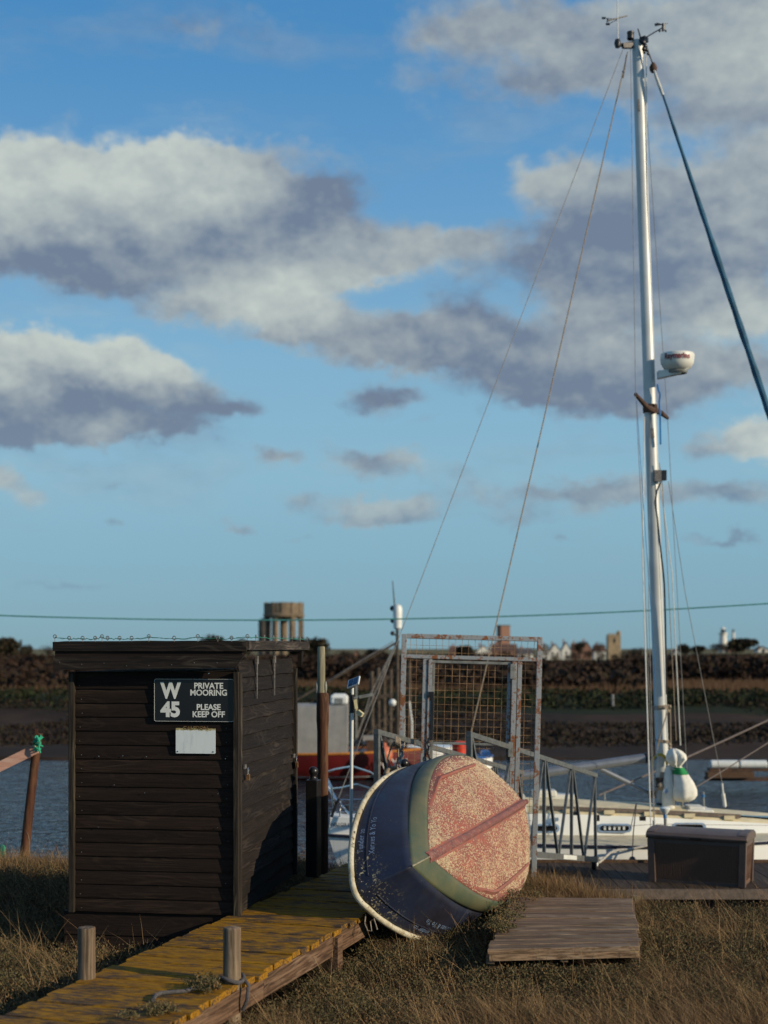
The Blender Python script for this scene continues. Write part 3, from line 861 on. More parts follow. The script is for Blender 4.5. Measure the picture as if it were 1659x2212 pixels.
# ------------------------------------------------------------------ far buildings
def house(px0, px1, yt, Y, label, wall='render_white', roof='roof_tile', gable=True, name='house', yb=None, chim=True, eave=0.55):
    x0 = (px0 - 829.5) / F * Y; x1 = (px1 - 829.5) / F * Y
    xc = (x0 + x1) / 2; w_ = x1 - x0; top = EYE - (yt - 1400) / F * Y; base = gz(xc, Y) - 0.2
    h = top - base; dpt = max(5, w_ * 1.1); he = h * eave
    th = thing(name, (xc, Y, base), label, 'house')
    wl = G().box((xc, Y + dpt / 2, base + he / 2), (w_, dpt, he))
    if gable:   # gable faces the river
        wl.prism([(x0, Y, base + he), (x1, Y, base + he), (xc, Y, top - 0.05)], (0, dpt, 0))
    obj('wall', wl, wall, th, smooth=0)
    rf = G()
    if gable:
        for sgn in (-1, 1):
            xe = x0 - 0.15 if sgn < 0 else x1 + 0.15
            rf.prism([(xe, Y - 0.2, base + he - 0.12), (xe, Y - 0.2, base + he + 0.08), (xc, Y - 0.2, top + 0.12), (xc, Y - 0.2, top - 0.04)], (0, dpt + 0.4, 0))
    else:
        rf.prism([(x0 - 0.2, Y - 0.3, base + he), (x0 - 0.2, Y + dpt + 0.3, base + he), (x0 - 0.2, Y + dpt / 2, top)], (w_ + 0.4, 0, 0))
    ro = obj('roof', rf, roof, th, smooth=0)
    if chim:
        cx = x0 + w_ * 0.25
        obj('chimney', G().box((cx, Y + dpt * 0.5, top + 0.1), (w_ * 0.14, w_ * 0.14, h * 0.3)), 'render_brick', ro, smooth=0)
    nwin = max(1, int(w_ / 1.9))
    for lv in (0.28, 0.72):
        for k in range(nwin):
            wx = x0 + w_ * (k + 0.5) / nwin
            wo2 = obj('window', G().box((wx, Y - 0.02, base + he * lv), (0.75, 0.1, 1.0)), 'window_dark', th, smooth=0)
    return th
TV_ = [(1166, 1408, 26), (1198, 1413, 30), (1226, 1410, 26), (1243, 1404, 34), (1272, 1402, 36), (1300, 1408, 30), (1330, 1412, 36), (1352, 1406, 40), (1130, 1411, 36), (1090, 1405, 44), (1050, 1404, 36), (1016, 1402, 40)]
for i_, (px, yt, w_) in enumerate(TV_):
    tree(px, yt, w_, 300 + (i_ * 37) % 90, 'low brown tree in the scrub at %s' % ('the foot of the leftmost white gabled house', 'the foot of the wide white gabled house', 'the foot of the tall bright white house', 'the left end of the brick village house', 'the brick house with chimney', 'the left foot of the stone church tower', 'the right foot of the stone church tower', 'a short way right of the stone church tower', 'the long low white house behind the gate', 'the left foot of the brown brick tower', 'the pale grey house behind the gate', 'the brick terrace behind the gate')[i_], 'tree_brown', 'bare_tree', bare=True)
HS = [
 (1171, 1187, 1392, 560, 'narrow cream gabled house, leftmost of the white village houses', 'render_white', 'roof_tile', True),
 (1188, 1211, 1391, 570, 'wide white gabled village house with a brown roof', 'render_white', 'roof_tile', True),
 (1214, 1233, 1387, 560, 'tall bright white gabled house in the middle of the village', 'render_white', 'roof_slate', True),
 (1236, 1256, 1389, 590, 'brick village house right of the tall white gabled one', 'render_brick', 'roof_tile', False),
 (1257, 1279, 1386, 600, 'brick house with chimney behind the village trees', 'render_brick', 'roof_slate', True),
 (1284, 1308, 1393, 580, 'pale low house just left of the stone church tower', 'render_white', 'roof_tile', False),
 (1120, 1151, 1400, 500, 'long low white house seen behind the top right of the gate', 'render_white', 'roof_slate', False),
 (1062, 1118, 1391, 620, 'brown roofed nave below the square brick tower', 'render_brick', 'roof_tile', False),
 (1030, 1060, 1394, 600, 'pale grey house seen through the gate mesh left of the brick tower', 'render_white', 'roof_slate', True),
 (972, 1002, 1396, 600, 'brick terrace seen through the top left mesh of the gate', 'render_brick', 'roof_tile', False),
 (1456, 1470, 1404, 430, 'small white cottage beside the yacht mast on the skyline', 'render_white', 'roof_slate', True),
 (1574, 1592, 1394, 420, 'pink brick cottage between the lighthouse and round evergreen', 'render_brick', 'roof_tile', True),
 (1638, 1660, 1397, 400, 'white house at the right edge of the skyline', 'render_white', 'roof_tile', True),
 (764, 778, 1405, 420, 'small pink brick house between timber pile and gate', 'render_brick', 'roof_tile', True),
]
for (a, b_, yt, Y, lab, wl, rf, gb) in HS: house(a, b_, yt, Y, lab, wl, rf, gb)

def zat(py, Y): return EYE - (py - 1400) / F * Y
def xat(px, Y): return (px - 829.5) / F * Y

# stone church tower with stair turret
Y = 520; x0, x1 = xat(1314, Y), xat(1341, Y); zt = zat(1371, Y); zb = gz(x0, Y) - 0.3
th = thing('church_tower', ((x0 + x1) / 2, Y, zb), 'square stone church tower with a taller corner turret right of the village', 'tower')
obj('wall', G().box(((x0 + x1) / 2, Y + 2.3, (zt + zb) / 2), (x1 - x0, 4.6, zt - zb)), 'stone', th, smooth=0)
gp = G()
for k in range(4): gp.box((x0 + 0.45 + k * (x1 - x0 - 0.9) / 3, Y + 0.2, zt + 0.3), (0.6, 0.5, 0.6))
obj('battlement', gp, 'stone', th, smooth=0)
obj('turret', G().tube([(x1 - 0.6, Y + 0.8, zb), (x1 - 0.6, Y + 0.8, zat(1363, Y))], 0.75, 8), 'stone', th, smooth=0)
obj('window', G().box(((x0 + x1) / 2, Y - 0.03, zt - 2.2), (0.7, 0.14, 1.6)), 'window_dark', th, smooth=0)
# brick tower left
Y = 640; x0, x1 = xat(1075, Y), xat(1102, Y); zt = zat(1350, Y); zb = gz(x0, Y) - 0.3
th = thing('brick_tower', ((x0 + x1) / 2, Y, zb), 'tall square brown tower rising behind the top right of the gate', 'tower')
rot = Matrix.Rotation(R(20), 3, 'Z')
obj('wall', G().box(((x0 + x1) / 2, Y + 2.5, (zt + zb) / 2), ((x1 - x0) * 0.8, (x1 - x0) * 0.8, zt - zb), rot), 'render_brick', th, smooth=0)
obj('parapet', G().box(((x0 + x1) / 2, Y + 2.5, zt - 0.25), ((x1 - x0) * 0.85, (x1 - x0) * 0.85, 0.5), rot), 'concrete_dark', th, smooth=0)

# lighthouse
Y = 600; xc = xat(1562, Y); zb = gz(xc, Y); k = Y / F
th = thing('lighthouse', (xc, Y, zb), 'white lighthouse with lantern room on the right of the skyline', 'lighthouse')
zt = zat(1372, Y)
obj('tower', G().lathe([(11 * k, zb - 0.3), (8.5 * k, zat(1390, Y)), (7.2 * k, zt)], (xc, Y, 0), 20), 'render_white', th)
obj('gallery', G().lathe([(7.6 * k, zt), (9.4 * k, zt + 0.5), (9.4 * k, zt + 1.0), (7.5 * k, zt + 1.0)], (xc, Y, 0), 20), 'render_white', th)
obj('lantern', G().lathe([(5 * k, zt + 1.0), (5 * k, zt + 2.4)], (xc, Y, 0), 12), 'window_dark', th)
obj('cap', G().lathe([(5.6 * k, zt + 2.4), (3.8 * k, zt + 3.0), (0.8 * k, zat(1354, Y))], (xc, Y, 0), 12), 'render_white', th)
# white column
Y = 590; xc = xat(1584, Y); k = Y / F
th = thing('white_chimney', (xc, Y, gz(xc, Y)), 'slim white chimney column beside the lighthouse', 'chimney')
obj('shaft', G().lathe([(3.6 * k, gz(xc, Y) - 0.2), (3.2 * k, zat(1366, Y))], (xc, Y, 0), 12), 'render_white', th)
obj('cowl', G().lathe([(1.6 * k, zat(1366, Y)), (2.6 * k, zat(1362, Y)), (1.4 * k, zat(1359, Y))], (xc, Y, 0), 10), 'concrete_dark', th)

# water tower: drum on eight pillars round a central shaft, stair tower at the left
Y = 400; k = Y / F
xc = xat(613, Y); zb = gz(xc, Y) - 0.3
th = thing('water_tower', (xc, Y, zb), 'old round concrete water tower on tall arched legs behind the shed', 'water tower')
rad = 41 * k; z_d0 = zat(1333, Y); z_d1 = zat(1303, Y)
dp = [(rad * 0.55, z_d0 + 0.2), (rad * 1.08, z_d0 + 0.1), (rad * 1.10, z_d0 + 0.7), (rad, z_d0 + 1.0), (rad, z_d1), (rad * 0.3, z_d1 + 0.25)]
obj('tank', G().lathe(dp, (xc, Y, 0), 40), 'concrete', th)
for j in range(12):
    a = 2 * PI * j / 12
    obj('buttress', G().box((xc + math.cos(a) * rad, Y + math.sin(a) * rad, (z_d0 + 1 + z_d1) / 2), (0.5, 0.5, z_d1 - z_d0 - 0.6), Matrix.Rotation(a, 3, 'Z')), 'concrete', th, smooth=0)
for j in range(6):
    a = 2 * PI * j / 6 + R(4)
    p = Vector((xc + math.cos(a) * rad * 0.9, Y + math.sin(a) * rad * 0.9, 0))
    obj('pillar', G().box((p.x, p.y, (zb + z_d0 + 0.3) / 2), (1.45, 1.3, z_d0 + 0.3 - zb), Matrix.Rotation(a, 3, 'Z')), 'concrete', th, smooth=0)
    a2 = a + 2 * PI / 6
    p2 = Vector((xc + math.cos(a2) * rad * 0.9, Y + math.sin(a2) * rad * 0.9, 0))
    ga = G()
    sp_ = (p2 - p); up = Vector((0, 0, 1)); nrm = Vector((math.cos((a + a2) / 2), math.sin((a + a2) / 2), 0)) * 0.6
    poly = [p + up * z_d0 * 1.0 + up * 0.3, p + up * (z_d0 - 2.6)]
    for q in range(1, 8):
        u_ = q / 8
        poly.append(p + sp_ * (0.08 + 0.84 * u_) + up * (z_d0 - 2.6 + 2.5 * math.sin(PI * u_) ** 0.6))
    poly += [p2 + up * (z_d0 - 2.6), p2 + up * (z_d0 + 0.3)]
    ga.prism([tuple(q) for q in poly], tuple(nrm), tuple(-nrm / 2))
    obj('arch', ga, 'concrete', th, smooth=0)
obj('core_shaft', G().lathe([(rad * 0.20, zb), (rad * 0.20, z_d0 + 0.3)], (xc, Y, 0), 16), 'concrete', th)
xs = xat(573, Y)
obj('stair_tower', G().lathe([(13.5 * k, zb), (13.5 * k, zat(1342, Y)), (9 * k, zat(1337, Y)), (2 * k, zat(1335, Y))], (xs, Y - 2, 0), 16), 'concrete_dark', th)

# ------------------------------------------------------------------ overhead cable
pts = catenary(at(-700, 1290, 26), at(2400, 1238, 26), 0.62, 60)
single('overhead_cable', G().tube(pts, 0.013, 6), 'teal_wire', 'teal overhead cable sagging across the whole sky above the horizon', 'cable')

# ------------------------------------------------------------------ jetty
JM = Matrix.Translation((-0.112, 9.4, 0)) @ Matrix.Rotation(R(-17.8), 4, 'Z')
jetty = thing('jetty', (0, 0, 0), 'narrow plank jetty covered in yellow lichen leading past the shed', 'jetty', mat4=JM)
JW = 0.84
plank_meshes = []
for vno in range(6):
    rr_ = random.Random(vno)
    gp = G()
    nseg = 8
    top = []; bot = []
    rowsA = []
    for i in range(nseg + 1):
        x = -JW + JW * i / nseg
        jx = 0
        if i == 0: jx = rr_.uniform(-0.014, 0.012)
        if i == nseg: jx = rr_.uniform(-0.012, 0.016)
        e0 = -0.064 + rr_.uniform(-0.003, 0.003); e1 = 0.064 + rr_.uniform(-0.003, 0.003)
        zt = rr_.uniform(-0.0015, 0.0015)
        rowsA.append([Vector((x + jx, e0, zt - 0.032)), Vector((x + jx, e0, zt - 0.005)), Vector((x + jx, e0 + 0.006, zt)), Vector((x + jx, e1 - 0.006, zt)), Vector((x + jx, e1, zt - 0.005)), Vector((x + jx, e1, zt - 0.032)), Vector((x + jx, e0, zt - 0.032))])
    gp.grid(rowsA)
    L_ = len(rowsA) - 1
    gp.f.append(tuple(range(0, 6))); gp.f.append(tuple(L_ * 7 + q for q in range(5, -1, -1)))
    me = mesh_of('plank', gp, 'lichen_wood', 30); fixn(me)
    plank_meshes.append(me)
y = -4.6; i = 0
while y < 2.95:
    shared('plank', plank_meshes[i % 6], jetty, Matrix.Translation((rnd.uniform(-0.008, 0.008), y, rnd.uniform(-0.006, 0.003))) @ Matrix.Rotation(rnd.uniform(-0.012, 0.012), 4, 'Z'))
    y += 0.139; i += 1
for xx in (-0.03, -JW + 0.03):
    for (a, b_) in ((-4.7, -1.75), (-1.745, 0.2), (0.205, 3.0)):
        obj('side_beam', G().box((xx, (a + b_) / 2, -0.095), (0.045, b_ - a, 0.12)), 'brown_wood', jetty, local=True, smooth=0)
for yy in (-4.2, -0.6, 1.9, 2.9):
    for xx in (-0.005, -JW - 0.02):
        obj('support_post', G().box((xx, yy, -0.44), (0.06, 0.09, 0.8)), 'brown_wood', jetty, local=True, smooth=0)

# ------------------------------------------------------------------ shed
SM = Matrix.Translation((-0.946, 9.3, 0.004)) @ Matrix.Rotation(R(-8.3), 4, 'Z')
shed = thing('shed', (0, 0, 0), 'black stained weatherboard storage shed with flat overhanging roof at the jetty edge', 'shed', mat4=SM)
SW, SDp, SHh = 1.16, 1.777, 1.60
obj('wall', G().box((-SW / 2, SDp / 2, 0.79), (SW - 0.05, SDp - 0.05, 1.6)), 'shed_wood_x', shed, local=True, smooth=0)
def lap_board(w_, h, vno, axis='x', wav=0.0):
    """feather edged board, long side along x from 0 to w, z from 0 to h; outer face towards -y"""
    rr_ = random.Random(vno * 13 + 5)
    gp = G(); rows_ = []
    ns_ = 10 if wav else 6
    for i in range(ns_ + 1):
        x = w_ * i / ns_
        d0 = rr_.uniform(-1, 1) * wav; d1 = rr_.uniform(-1, 1) * wav; o_ = rr_.uniform(-0.5, 1) * wav * 0.6
        rows_.append([Vector((x, 0.0, h)), Vector((x, -0.005, h + d1)), Vector((x, -0.024 - o_, 0.003 + d0)), Vector((x, -0.022 - o_, d0)), Vector((x, 0.0, d0)), Vector((x, 0.0, h))])
    gp.grid(rows_)
    gp.f.append((0, 1, 2, 3, 4)); L_ = ns_ * 6; gp.f.append((L_ + 4, L_ + 3, L_ + 2, L_ + 1, L_))
    return gp
front_me = []
for v_ in range(4):
    g0 = lap_board(SW - 0.076, 0.104, v_, wav=0.0012)
    g0.v = [Vector((p.x, p.y * 0.6, p.z)) for p in g0.v]
    me = mesh_of('board', g0, 'shed_wood_x', 30); fixn(me); front_me.append(me)
z = -0.005; i = 0
while z < 1.56:
    shared('board', front_me[i % 4], shed, Matrix.Translation((-SW + 0.038, 0.022, z)) @ Matrix.Rotation(rnd.uniform(-0.002, 0.002), 4, 'Y'))
    z += 0.0925; i += 1
side_me = []
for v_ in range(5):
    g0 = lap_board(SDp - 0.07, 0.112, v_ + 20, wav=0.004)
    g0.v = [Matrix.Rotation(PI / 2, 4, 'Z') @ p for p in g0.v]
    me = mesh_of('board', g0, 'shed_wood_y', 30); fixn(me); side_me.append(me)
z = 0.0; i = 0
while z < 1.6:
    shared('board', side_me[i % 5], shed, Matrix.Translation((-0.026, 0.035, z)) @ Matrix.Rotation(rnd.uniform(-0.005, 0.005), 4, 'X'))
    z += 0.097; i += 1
for (x, y, w_) in ((-0.018, 0.0, 0.036), (-SW + 0.018, 0.0, 0.036)):
    bevel(obj('corner_post', G().box((x, y, 0.79), (w_, 0.045, 1.6)), 'shed_post', shed, local=True, smooth=0), 0.003)
bevel(obj('corner_post', G().box((-0.008, 0.030, 0.79), (0.03, 0.05, 1.59)), 'shed_post', shed, local=True, smooth=0), 0.003)
bevel(obj('corner_post', G().box((0.0, SDp - 0.02, 0.79), (0.036, 0.045, 1.6)), 'shed_post', shed, local=True, smooth=0), 0.003)
obj('skirt_board', G().box((-SW / 2 - 0.04, 0.045, -0.085), (SW + 0.02, 0.03, 0.155)), 'shed_wood_x', shed, local=True, smooth=0)
obj('skirt_board', G().box((-SW / 2 - 0.05, 0.055, -0.25), (SW, 0.03, 0.17)), 'shed_wood_x', shed, local=True, smooth=0)
# roof
rf = obj('roof', G().box((-SW / 2 - 0.005, SDp / 2 + 0.02, 1.762), (SW + 0.14, SDp + 0.19, 0.045)), 'shed_wood_x', shed, local=True, smooth=0)
simple('roof_moss', (0.07, 0.065, 0.02), 0.95, var=0.7, nscale=30, bmp=0.8)
gm_ = G()
rowsm = []
for i in range(24):
    y = -0.07 + (SDp + 0.18) * i / 23
    rowsm.append([Vector((x, y, 1.786 + (0.0 if x in (-SW - 0.07, 0.06) else 0.006) + 0.010 * max(0, mnoise.noise(Vector((x * 9, y * 9, 0)))))) for x in (-SW - 0.07, -SW, -0.8, -0.5, -0.2, 0.0, 0.06)])
gm_.grid(rowsm)
obj('moss', gm_, 'roof_moss', rf, local=True, kind='stuff')
fb_y = -0.085
obj('fascia_board', G().box((-SW / 2 - 0.005, fb_y, 1.757), (SW + 0.15, 0.022, 0.062)), 'shed_fascia_x', shed, local=True, smooth=0)
obj('fascia_board', G().box((-SW / 2 - 0.015, fb_y + 0.014, 1.706), (SW + 0.11, 0.018, 0.05)), 'shed_wood_x', shed, local=True, smooth=0)
g0 = G().prism([(-SW - 0.075, fb_y + 0.006, 1.60), (0.0, fb_y + 0.006, 1.618), (0.055, fb_y + 0.006, 1.70), (-SW - 0.075, fb_y + 0.006, 1.688)], (0, -0.022, 0))
obj('fascia_board', g0, 'shed_fascia_x', shed, local=True, smooth=0)
obj('fascia_board', G().box((0.075, SDp / 2 + 0.02, 1.765), (0.024, SDp + 0.21, 0.062)), 'shed_fascia_y', shed, local=True, smooth=0)
obj('soffit', G().box((-SW / 2, -0.04, 1.735), (SW + 0.1, 0.07, 0.01)), 'shed_wood_x', shed, local=True, smooth=0)
obj('soffit', G().box((0.035, SDp / 2, 1.728), (0.055, SDp, 0.01)), 'shed_wood_x', shed, local=True, smooth=0)
obj('eave_bracket', G().prism([(0.02, SDp, 1.725), (0.02, SDp + 0.10, 1.725), (0.02, SDp, 1.60)], (0.03, 0, 0)), 'shed_wood_y', shed, local=True, smooth=0)
# strap hinges
for yy, zz in ((0.467, 1.40), (1.01, 1.405)):
    hg = G().box((0.008, yy, 1.665), (0.012, 0.05, 0.055))
    hg.prism([(0.004, yy - 0.015, 1.64), (0.004, yy + 0.015, 1.64), (0.004, yy + 0.006, zz), (0.004, yy - 0.006, zz)], (0.006, 0, 0))
    obj('strap_hinge', hg, 'hinge_metal', shed, local=True, smooth=0)
for yy, zz in ((0.13, 0.925), (1.70, 0.88)):
    hs = obj('hasp', G().box((0.006, yy, zz + 0.035), (0.010, 0.055, 0.028)), 'hinge_metal', shed, local=True, smooth=0)
    pl = G().box((0.025, yy + 0.012, zz - 0.035), (0.018, 0.032, 0.042))
    obj('padlock_body', pl, 'brass', hs, local=True, smooth=0)
    obj('shackle', G().tube([(0.025, yy + 0.001, zz - 0.015), (0.025, yy + 0.002, zz + 0.015), (0.025, yy + 0.012, zz + 0.026), (0.025, yy + 0.022, zz + 0.015), (0.025, yy + 0.023, zz - 0.015)], 0.0035, 6), 'chrome', hs, local=True)
# screw eyes and wire along the roof edge
def ring(c, r_, rt, ax='y', n=12):
    pts_ = []
    for k in range(n):
        a = 2 * PI * k / n
        pts_.append(Vector(c) + (Vector((math.cos(a) * r_, 0, math.sin(a) * r_)) if ax == 'y' else Vector((0, math.cos(a) * r_, math.sin(a) * r_))))
    return pts_
eyes = []
def px_to_front(px):   # x on the roof's front edge
    k = (px - 829.5) / F
    # world = o + x*(c,-s) ; X/Y = k
    c_, s_ = math.cos(R(8.3)), math.sin(R(8.3)); ox, oy = -0.946 - 0.085 * s_ * 1.0, 9.3 - 0.085 * c_
    return (k * oy - ox) / (c_ + k * s_)
for px in (118, 149, 178, 205, 220, 232, 258, 284, 321, 376, 427, 470, 500):
    eyes.append((px_to_front(px), -0.08, px in (118, 220, 321, 427)))
for yy in (-0.07, 0.16, 0.42, 0.70, 1.02, 1.32, 1.62, 1.88):
    eyes.append((0.072, yy, True))
for (x, y, big) in eyes:
    zb_ = 1.789
    hgt = 0.024 if big else 0.014
    ge = G().tube([(x, y, zb_ - 0.004), (x, y, zb_ + hgt)], 0.0022, 6)
    ge.tube(ring((x, y, zb_ + hgt + 0.010), 0.011, 0.003, 'y' if y < 0 else 'x'), 0.0030, 5, closed=True)
    obj('screw_eye', ge, 'hinge_metal', rf, local=True)
wp = []
for j in range(len(eyes) - 1):
    a = eyes[j]; b_ = eyes[j + 1]
    za = 1.789 + (0.031 if a[2] else 0.021); zb_ = 1.789 + (0.031 if b_[2] else 0.021)
    for q in range(6):
        u_ = q / 6
        wp.append(Vector((a[0] + (b_[0] - a[0]) * u_, a[1] + (b_[1] - a[1]) * u_, za + (zb_ - za) * u_ - 0.02 * u_ * (1 - u_) + rnd.uniform(-0.003, 0.003))))
WMI = SM
gwr = G().tube([WMI @ p for p in wp], 0.0019, 5)
gwr.tube([WMI @ (p + Vector((0, 0, rnd.uniform(-0.006, 0.006)))) for p in wp], 0.0016, 5)
single('green_wire', gwr, 'green_cord', 'thin green wire threaded through screw eyes along the shed roof edge', 'wire')
# fixings on the front
for (px, py) in ((213, 1635), (265, 1634), (316, 1636), (487, 1640), (246, 1697), (471, 1716), (212, 1788), (470, 1789), (312, 1714), (451, 1456), (509, 1788)):
    k = (px - 829.5) / F; c_, s_ = math.cos(R(8.3)), math.sin(R(8.3))
    x = (k * 9.29 + 0.946) / (c_ + k * s_); Yw = 9.3 - x * s_
    obj('screw', G().lathe([(0.0045, 0), (0.003, 0.003)], (x, -0.001, zat(py, Yw)), 8, Matrix.Rotation(PI / 2, 3, 'X')), 'chrome', shed, local=True)

nail = mesh_of('nail', G().lathe([(0.0035, 0), (0.0026, 0.0022)], (0, 0, 0), 6, Matrix.Rotation(PI / 2, 3, 'X')), 'hinge_metal'); fixn(nail)
for i in range(17):
    for x in (-SW + 0.075, -0.085):
        if rnd.random() < 0.8:
            shared('nail', nail, shed, Matrix.Translation((x + rnd.uniform(-0.01, 0.01), 0.0095, 0.018 + 0.0925 * i)))
for i in range(9):
    shared('nail', nail, shed, Matrix.Translation((-SW - 0.03 + i * (SW + 0.06) / 8, fb_y - 0.017, 1.64 + rnd.uniform(-0.01, 0.02))))
# sign on the shed
SGM = SM @ Matrix.Translation((-0.575, -0.004, 1.262))
sign = thing('mooring_sign', (0, 0, 0), 'black sign with white letters PRIVATE MOORING on the shed front', 'sign', mat4=SGM)
def rrect(w_, h, r_, n=5):
    pts_ = []
    for (cx, cz, a0) in ((w_ - r_, r_, -90), (w_ - r_, h - r_, 0), (r_, h - r_, 90), (r_, r_, 180)):
        for k in range(n + 1):
            a = R(a0 + 90 * k / n)
            pts_.append((cx + math.cos(a) * r_, 0, cz + math.sin(a) * r_))
    return pts_
sW, sH = 0.541, 0.283
obj('plate', G().prism(rrect(sW, sH, 0.012), (0, -0.004, 0)), 'sign_black', sign, local=True, smooth=0)
gb_ = G()
outer = rrect(sW - 0.006, sH - 0.006, 0.011); 
gb_.tube([Vector(p) + Vector((0.003, -0.0042, 0.003)) for p in outer], 0.0011, 4, closed=True)
obj('border_line', gb_, 'sign_white', sign, local=True)
def put_text(body, size, cx, cz, bold, parent, mat='sign_white', sx_=1.0, d=-0.0046, name='lettering'):
    me = text_mesh(name, body, size, mat, 0.0004, bold)
    o = bpy.data.objects.new(name, me); COL.objects.link(o); o.parent = parent
    o.matrix_local = Matrix.Translation((cx, d, cz)) @ Matrix.Rotation(PI / 2, 4, 'X') @ Matrix.Diagonal((sx_, 1, 1, 1))
    return o
put_text('W', 0.142, 0.113, 0.200, 0.0062, sign, sx_=0.86)
put_text('45', 0.132, 0.113, 0.076, 0.0062, sign, sx_=0.98)
put_text('PRIVATE', 0.054, 0.370, 0.235, 0.0012, sign, sx_=0.98)
put_text('MOORING', 0.054, 0.370, 0.190, 0.0012, sign, sx_=0.97)
put_text('PLEASE', 0.054, 0.370, 0.095, 0.0012, sign, sx_=0.97)
put_text('KEEP OFF', 0.054, 0.370, 0.048, 0.0012, sign, sx_=0.97)
# faded plate
PLM = SM @ Matrix.Translation((-0.427, -0.004, 1.054))
plate = thing('faded_sign', (0, 0, 0), 'small blank white metal plate with worn off lettering below the black sign', 'sign', mat4=PLM)
pp = [(0, 0, 0.004), (0.004, 0, 0), (0.264, 0, 0), (0.268, 0, 0.004), (0.268, 0, 0.165)]
rr_ = random.Random(3)
for k in range(1, 22): pp.append((0.268 - 0.268 * k / 22, 0, 0.166 + rr_.uniform(-0.005, 0.003)))
pp.append((0, 0, 0.165))
obj('plate', G().prism(pp, (0, -0.003, 0)), 'faded_plate', plate, local=True, smooth=0)
put_text('CAUTION', 0.03, 0.134, 0.1665, 0.001, plate, 'brass', 1.25, -0.0036)
for x in (0.012, 0.252): obj('screw', G().lathe([(0.005, 0), (0.003, 0.003)], (x, -0.003, 0.012), 8, Matrix.Rotation(PI / 2, 3, 'X')), 'dark_metal', plate, local=True)

# ------------------------------------------------------------------ round timber posts by the jetty
def round_post(px, ytop, Y, zb_, r_, label, seed):
    x = xat(px, Y); zt = zat(ytop, Y); rr_ = random.Random(seed)
    gp = G(); n = 20; rows_ = []
    zs = [zb_, zb_ + (zt - zb_) * 0.5, zt - 0.012, zt - 0.003, zt, zt + 0.001]
    prof = [1, 0.99, 0.985, 0.96, 0.90, 0.02]
    wob = [1 + rr_.uniform(-0.03, 0.03) for _ in range(n)]
    vs = []
    for z_, p_ in zip(zs, prof):
        for k in range(n):
            a = 2 * PI * k / n
            vs.append((x + math.cos(a) * r_ * p_ * wob[k], Y + math.sin(a) * r_ * p_ * wob[k], z_ + (rr_.uniform(-0.001, 0.001))))
    fs = []
    for i in range(len(zs) - 1):
        for k in range(n):
            l = (k + 1) % n
            fs.append((i * n + k, i * n + l, (i + 1) * n + l, (i + 1) * n + k))
    fs.append(tuple((len(zs) - 1) * n + k for k in range(n)))
    gp.add(vs, fs)
    return single('timber_post', gp, 'grey_wood', label, 'post', (x, Y, zb_), 'round timber posts beside the jetty')
round_post(187, 2003, 7.55, -0.4, 0.0465, 'short round weathered post on the left edge of the jetty below the shed', 1)
round_post(501, 2003, 7.45, -0.4, 0.047, 'short round weathered post on the right edge of the jetty with rope at its foot', 2)

# rope lying on the planks, and the loop round the post foot
def on_deck(px, py, z_=0.0):
    Y_ = (EYE - z_) * F / (py - 1400)
    return Vector((xat(px, Y_), Y_, z_))
rp = [on_deck(331, 2160, 0.012), on_deck(336, 2150, 0.014), on_deck(348, 2145, 0.014), on_deck(372, 2143, 0.014), on_deck(400, 2141, 0.014), on_deck(425, 2133, 0.014), on_deck(455, 2125, 0.016)]
single('rope_end', G().tube(rp, 0.0105, 8), 'rope_grey', 'short length of thick grey rope lying on the yellow planks', 'rope')
cxp = Vector((xat(501, 7.45), 7.45, 0.02))
lp = [cxp + Vector((math.cos(a) * 0.062, math.sin(a) * 0.062, 0.012 * math.sin(a * 2) - 0.0)) for a in [2 * PI * k / 20 for k in range(20)]]
gl = G().tube(lp, 0.011, 8, closed=True)
gl.tube([cxp + Vector((0.062, 0, 0)), cxp + Vector((0.09, -0.03, -0.03)), cxp + Vector((0.085, -0.05, -0.10)), cxp + Vector((0.06, -0.03, -0.16))], 0.011, 8)
single('rope_loop', gl, 'rope_grey', 'grey rope looped round the foot of the right timber post', 'rope')

# ------------------------------------------------------------------ black ball-topped bollards
def bollard(px, Y, hgt, label, z0=0.0, w_=0.094, rot_=-17.8):
    x = xat(px, Y)
    M4 = Matrix.Translation((x, Y, z0)) @ Matrix.Rotation(R(rot_), 4, 'Z')
    th = thing('ball_bollard', (0, 0, 0), label, 'bollard', 'black ball-topped bollards on the jetty', mat4=M4)
    bevel(obj('shaft', G().box((0, 0, (hgt - 0.10) / 2), (w_, w_, hgt - 0.10)), 'black_paint', th, local=True, smooth=0), 0.006)
    r_ = w_ * 0.39
    prof = [(w_ * 0.42, hgt - 0.10), (w_ * 0.30, hgt - 0.088), (w_ * 0.26, hgt - 0.075)]
    for k in range(1, 9):
        a = -PI / 2 + 0.55 + (PI - 0.56) * k / 8
        prof.append((max(0.001, math.cos(a) * r_), hgt - 0.037 + math.sin(a) * r_ * 1.05))
    obj('ball_finial', G().lathe(prof, (0, 0, 0), 18), 'black_paint', th, local=True)
    return th
bollard(677, 10.9, 0.842, 'black square bollard with ball top between the shed and the dinghy')
bollard(874, 11.7, 0.838, 'black bollard mostly hidden, its ball top showing above the dinghy')

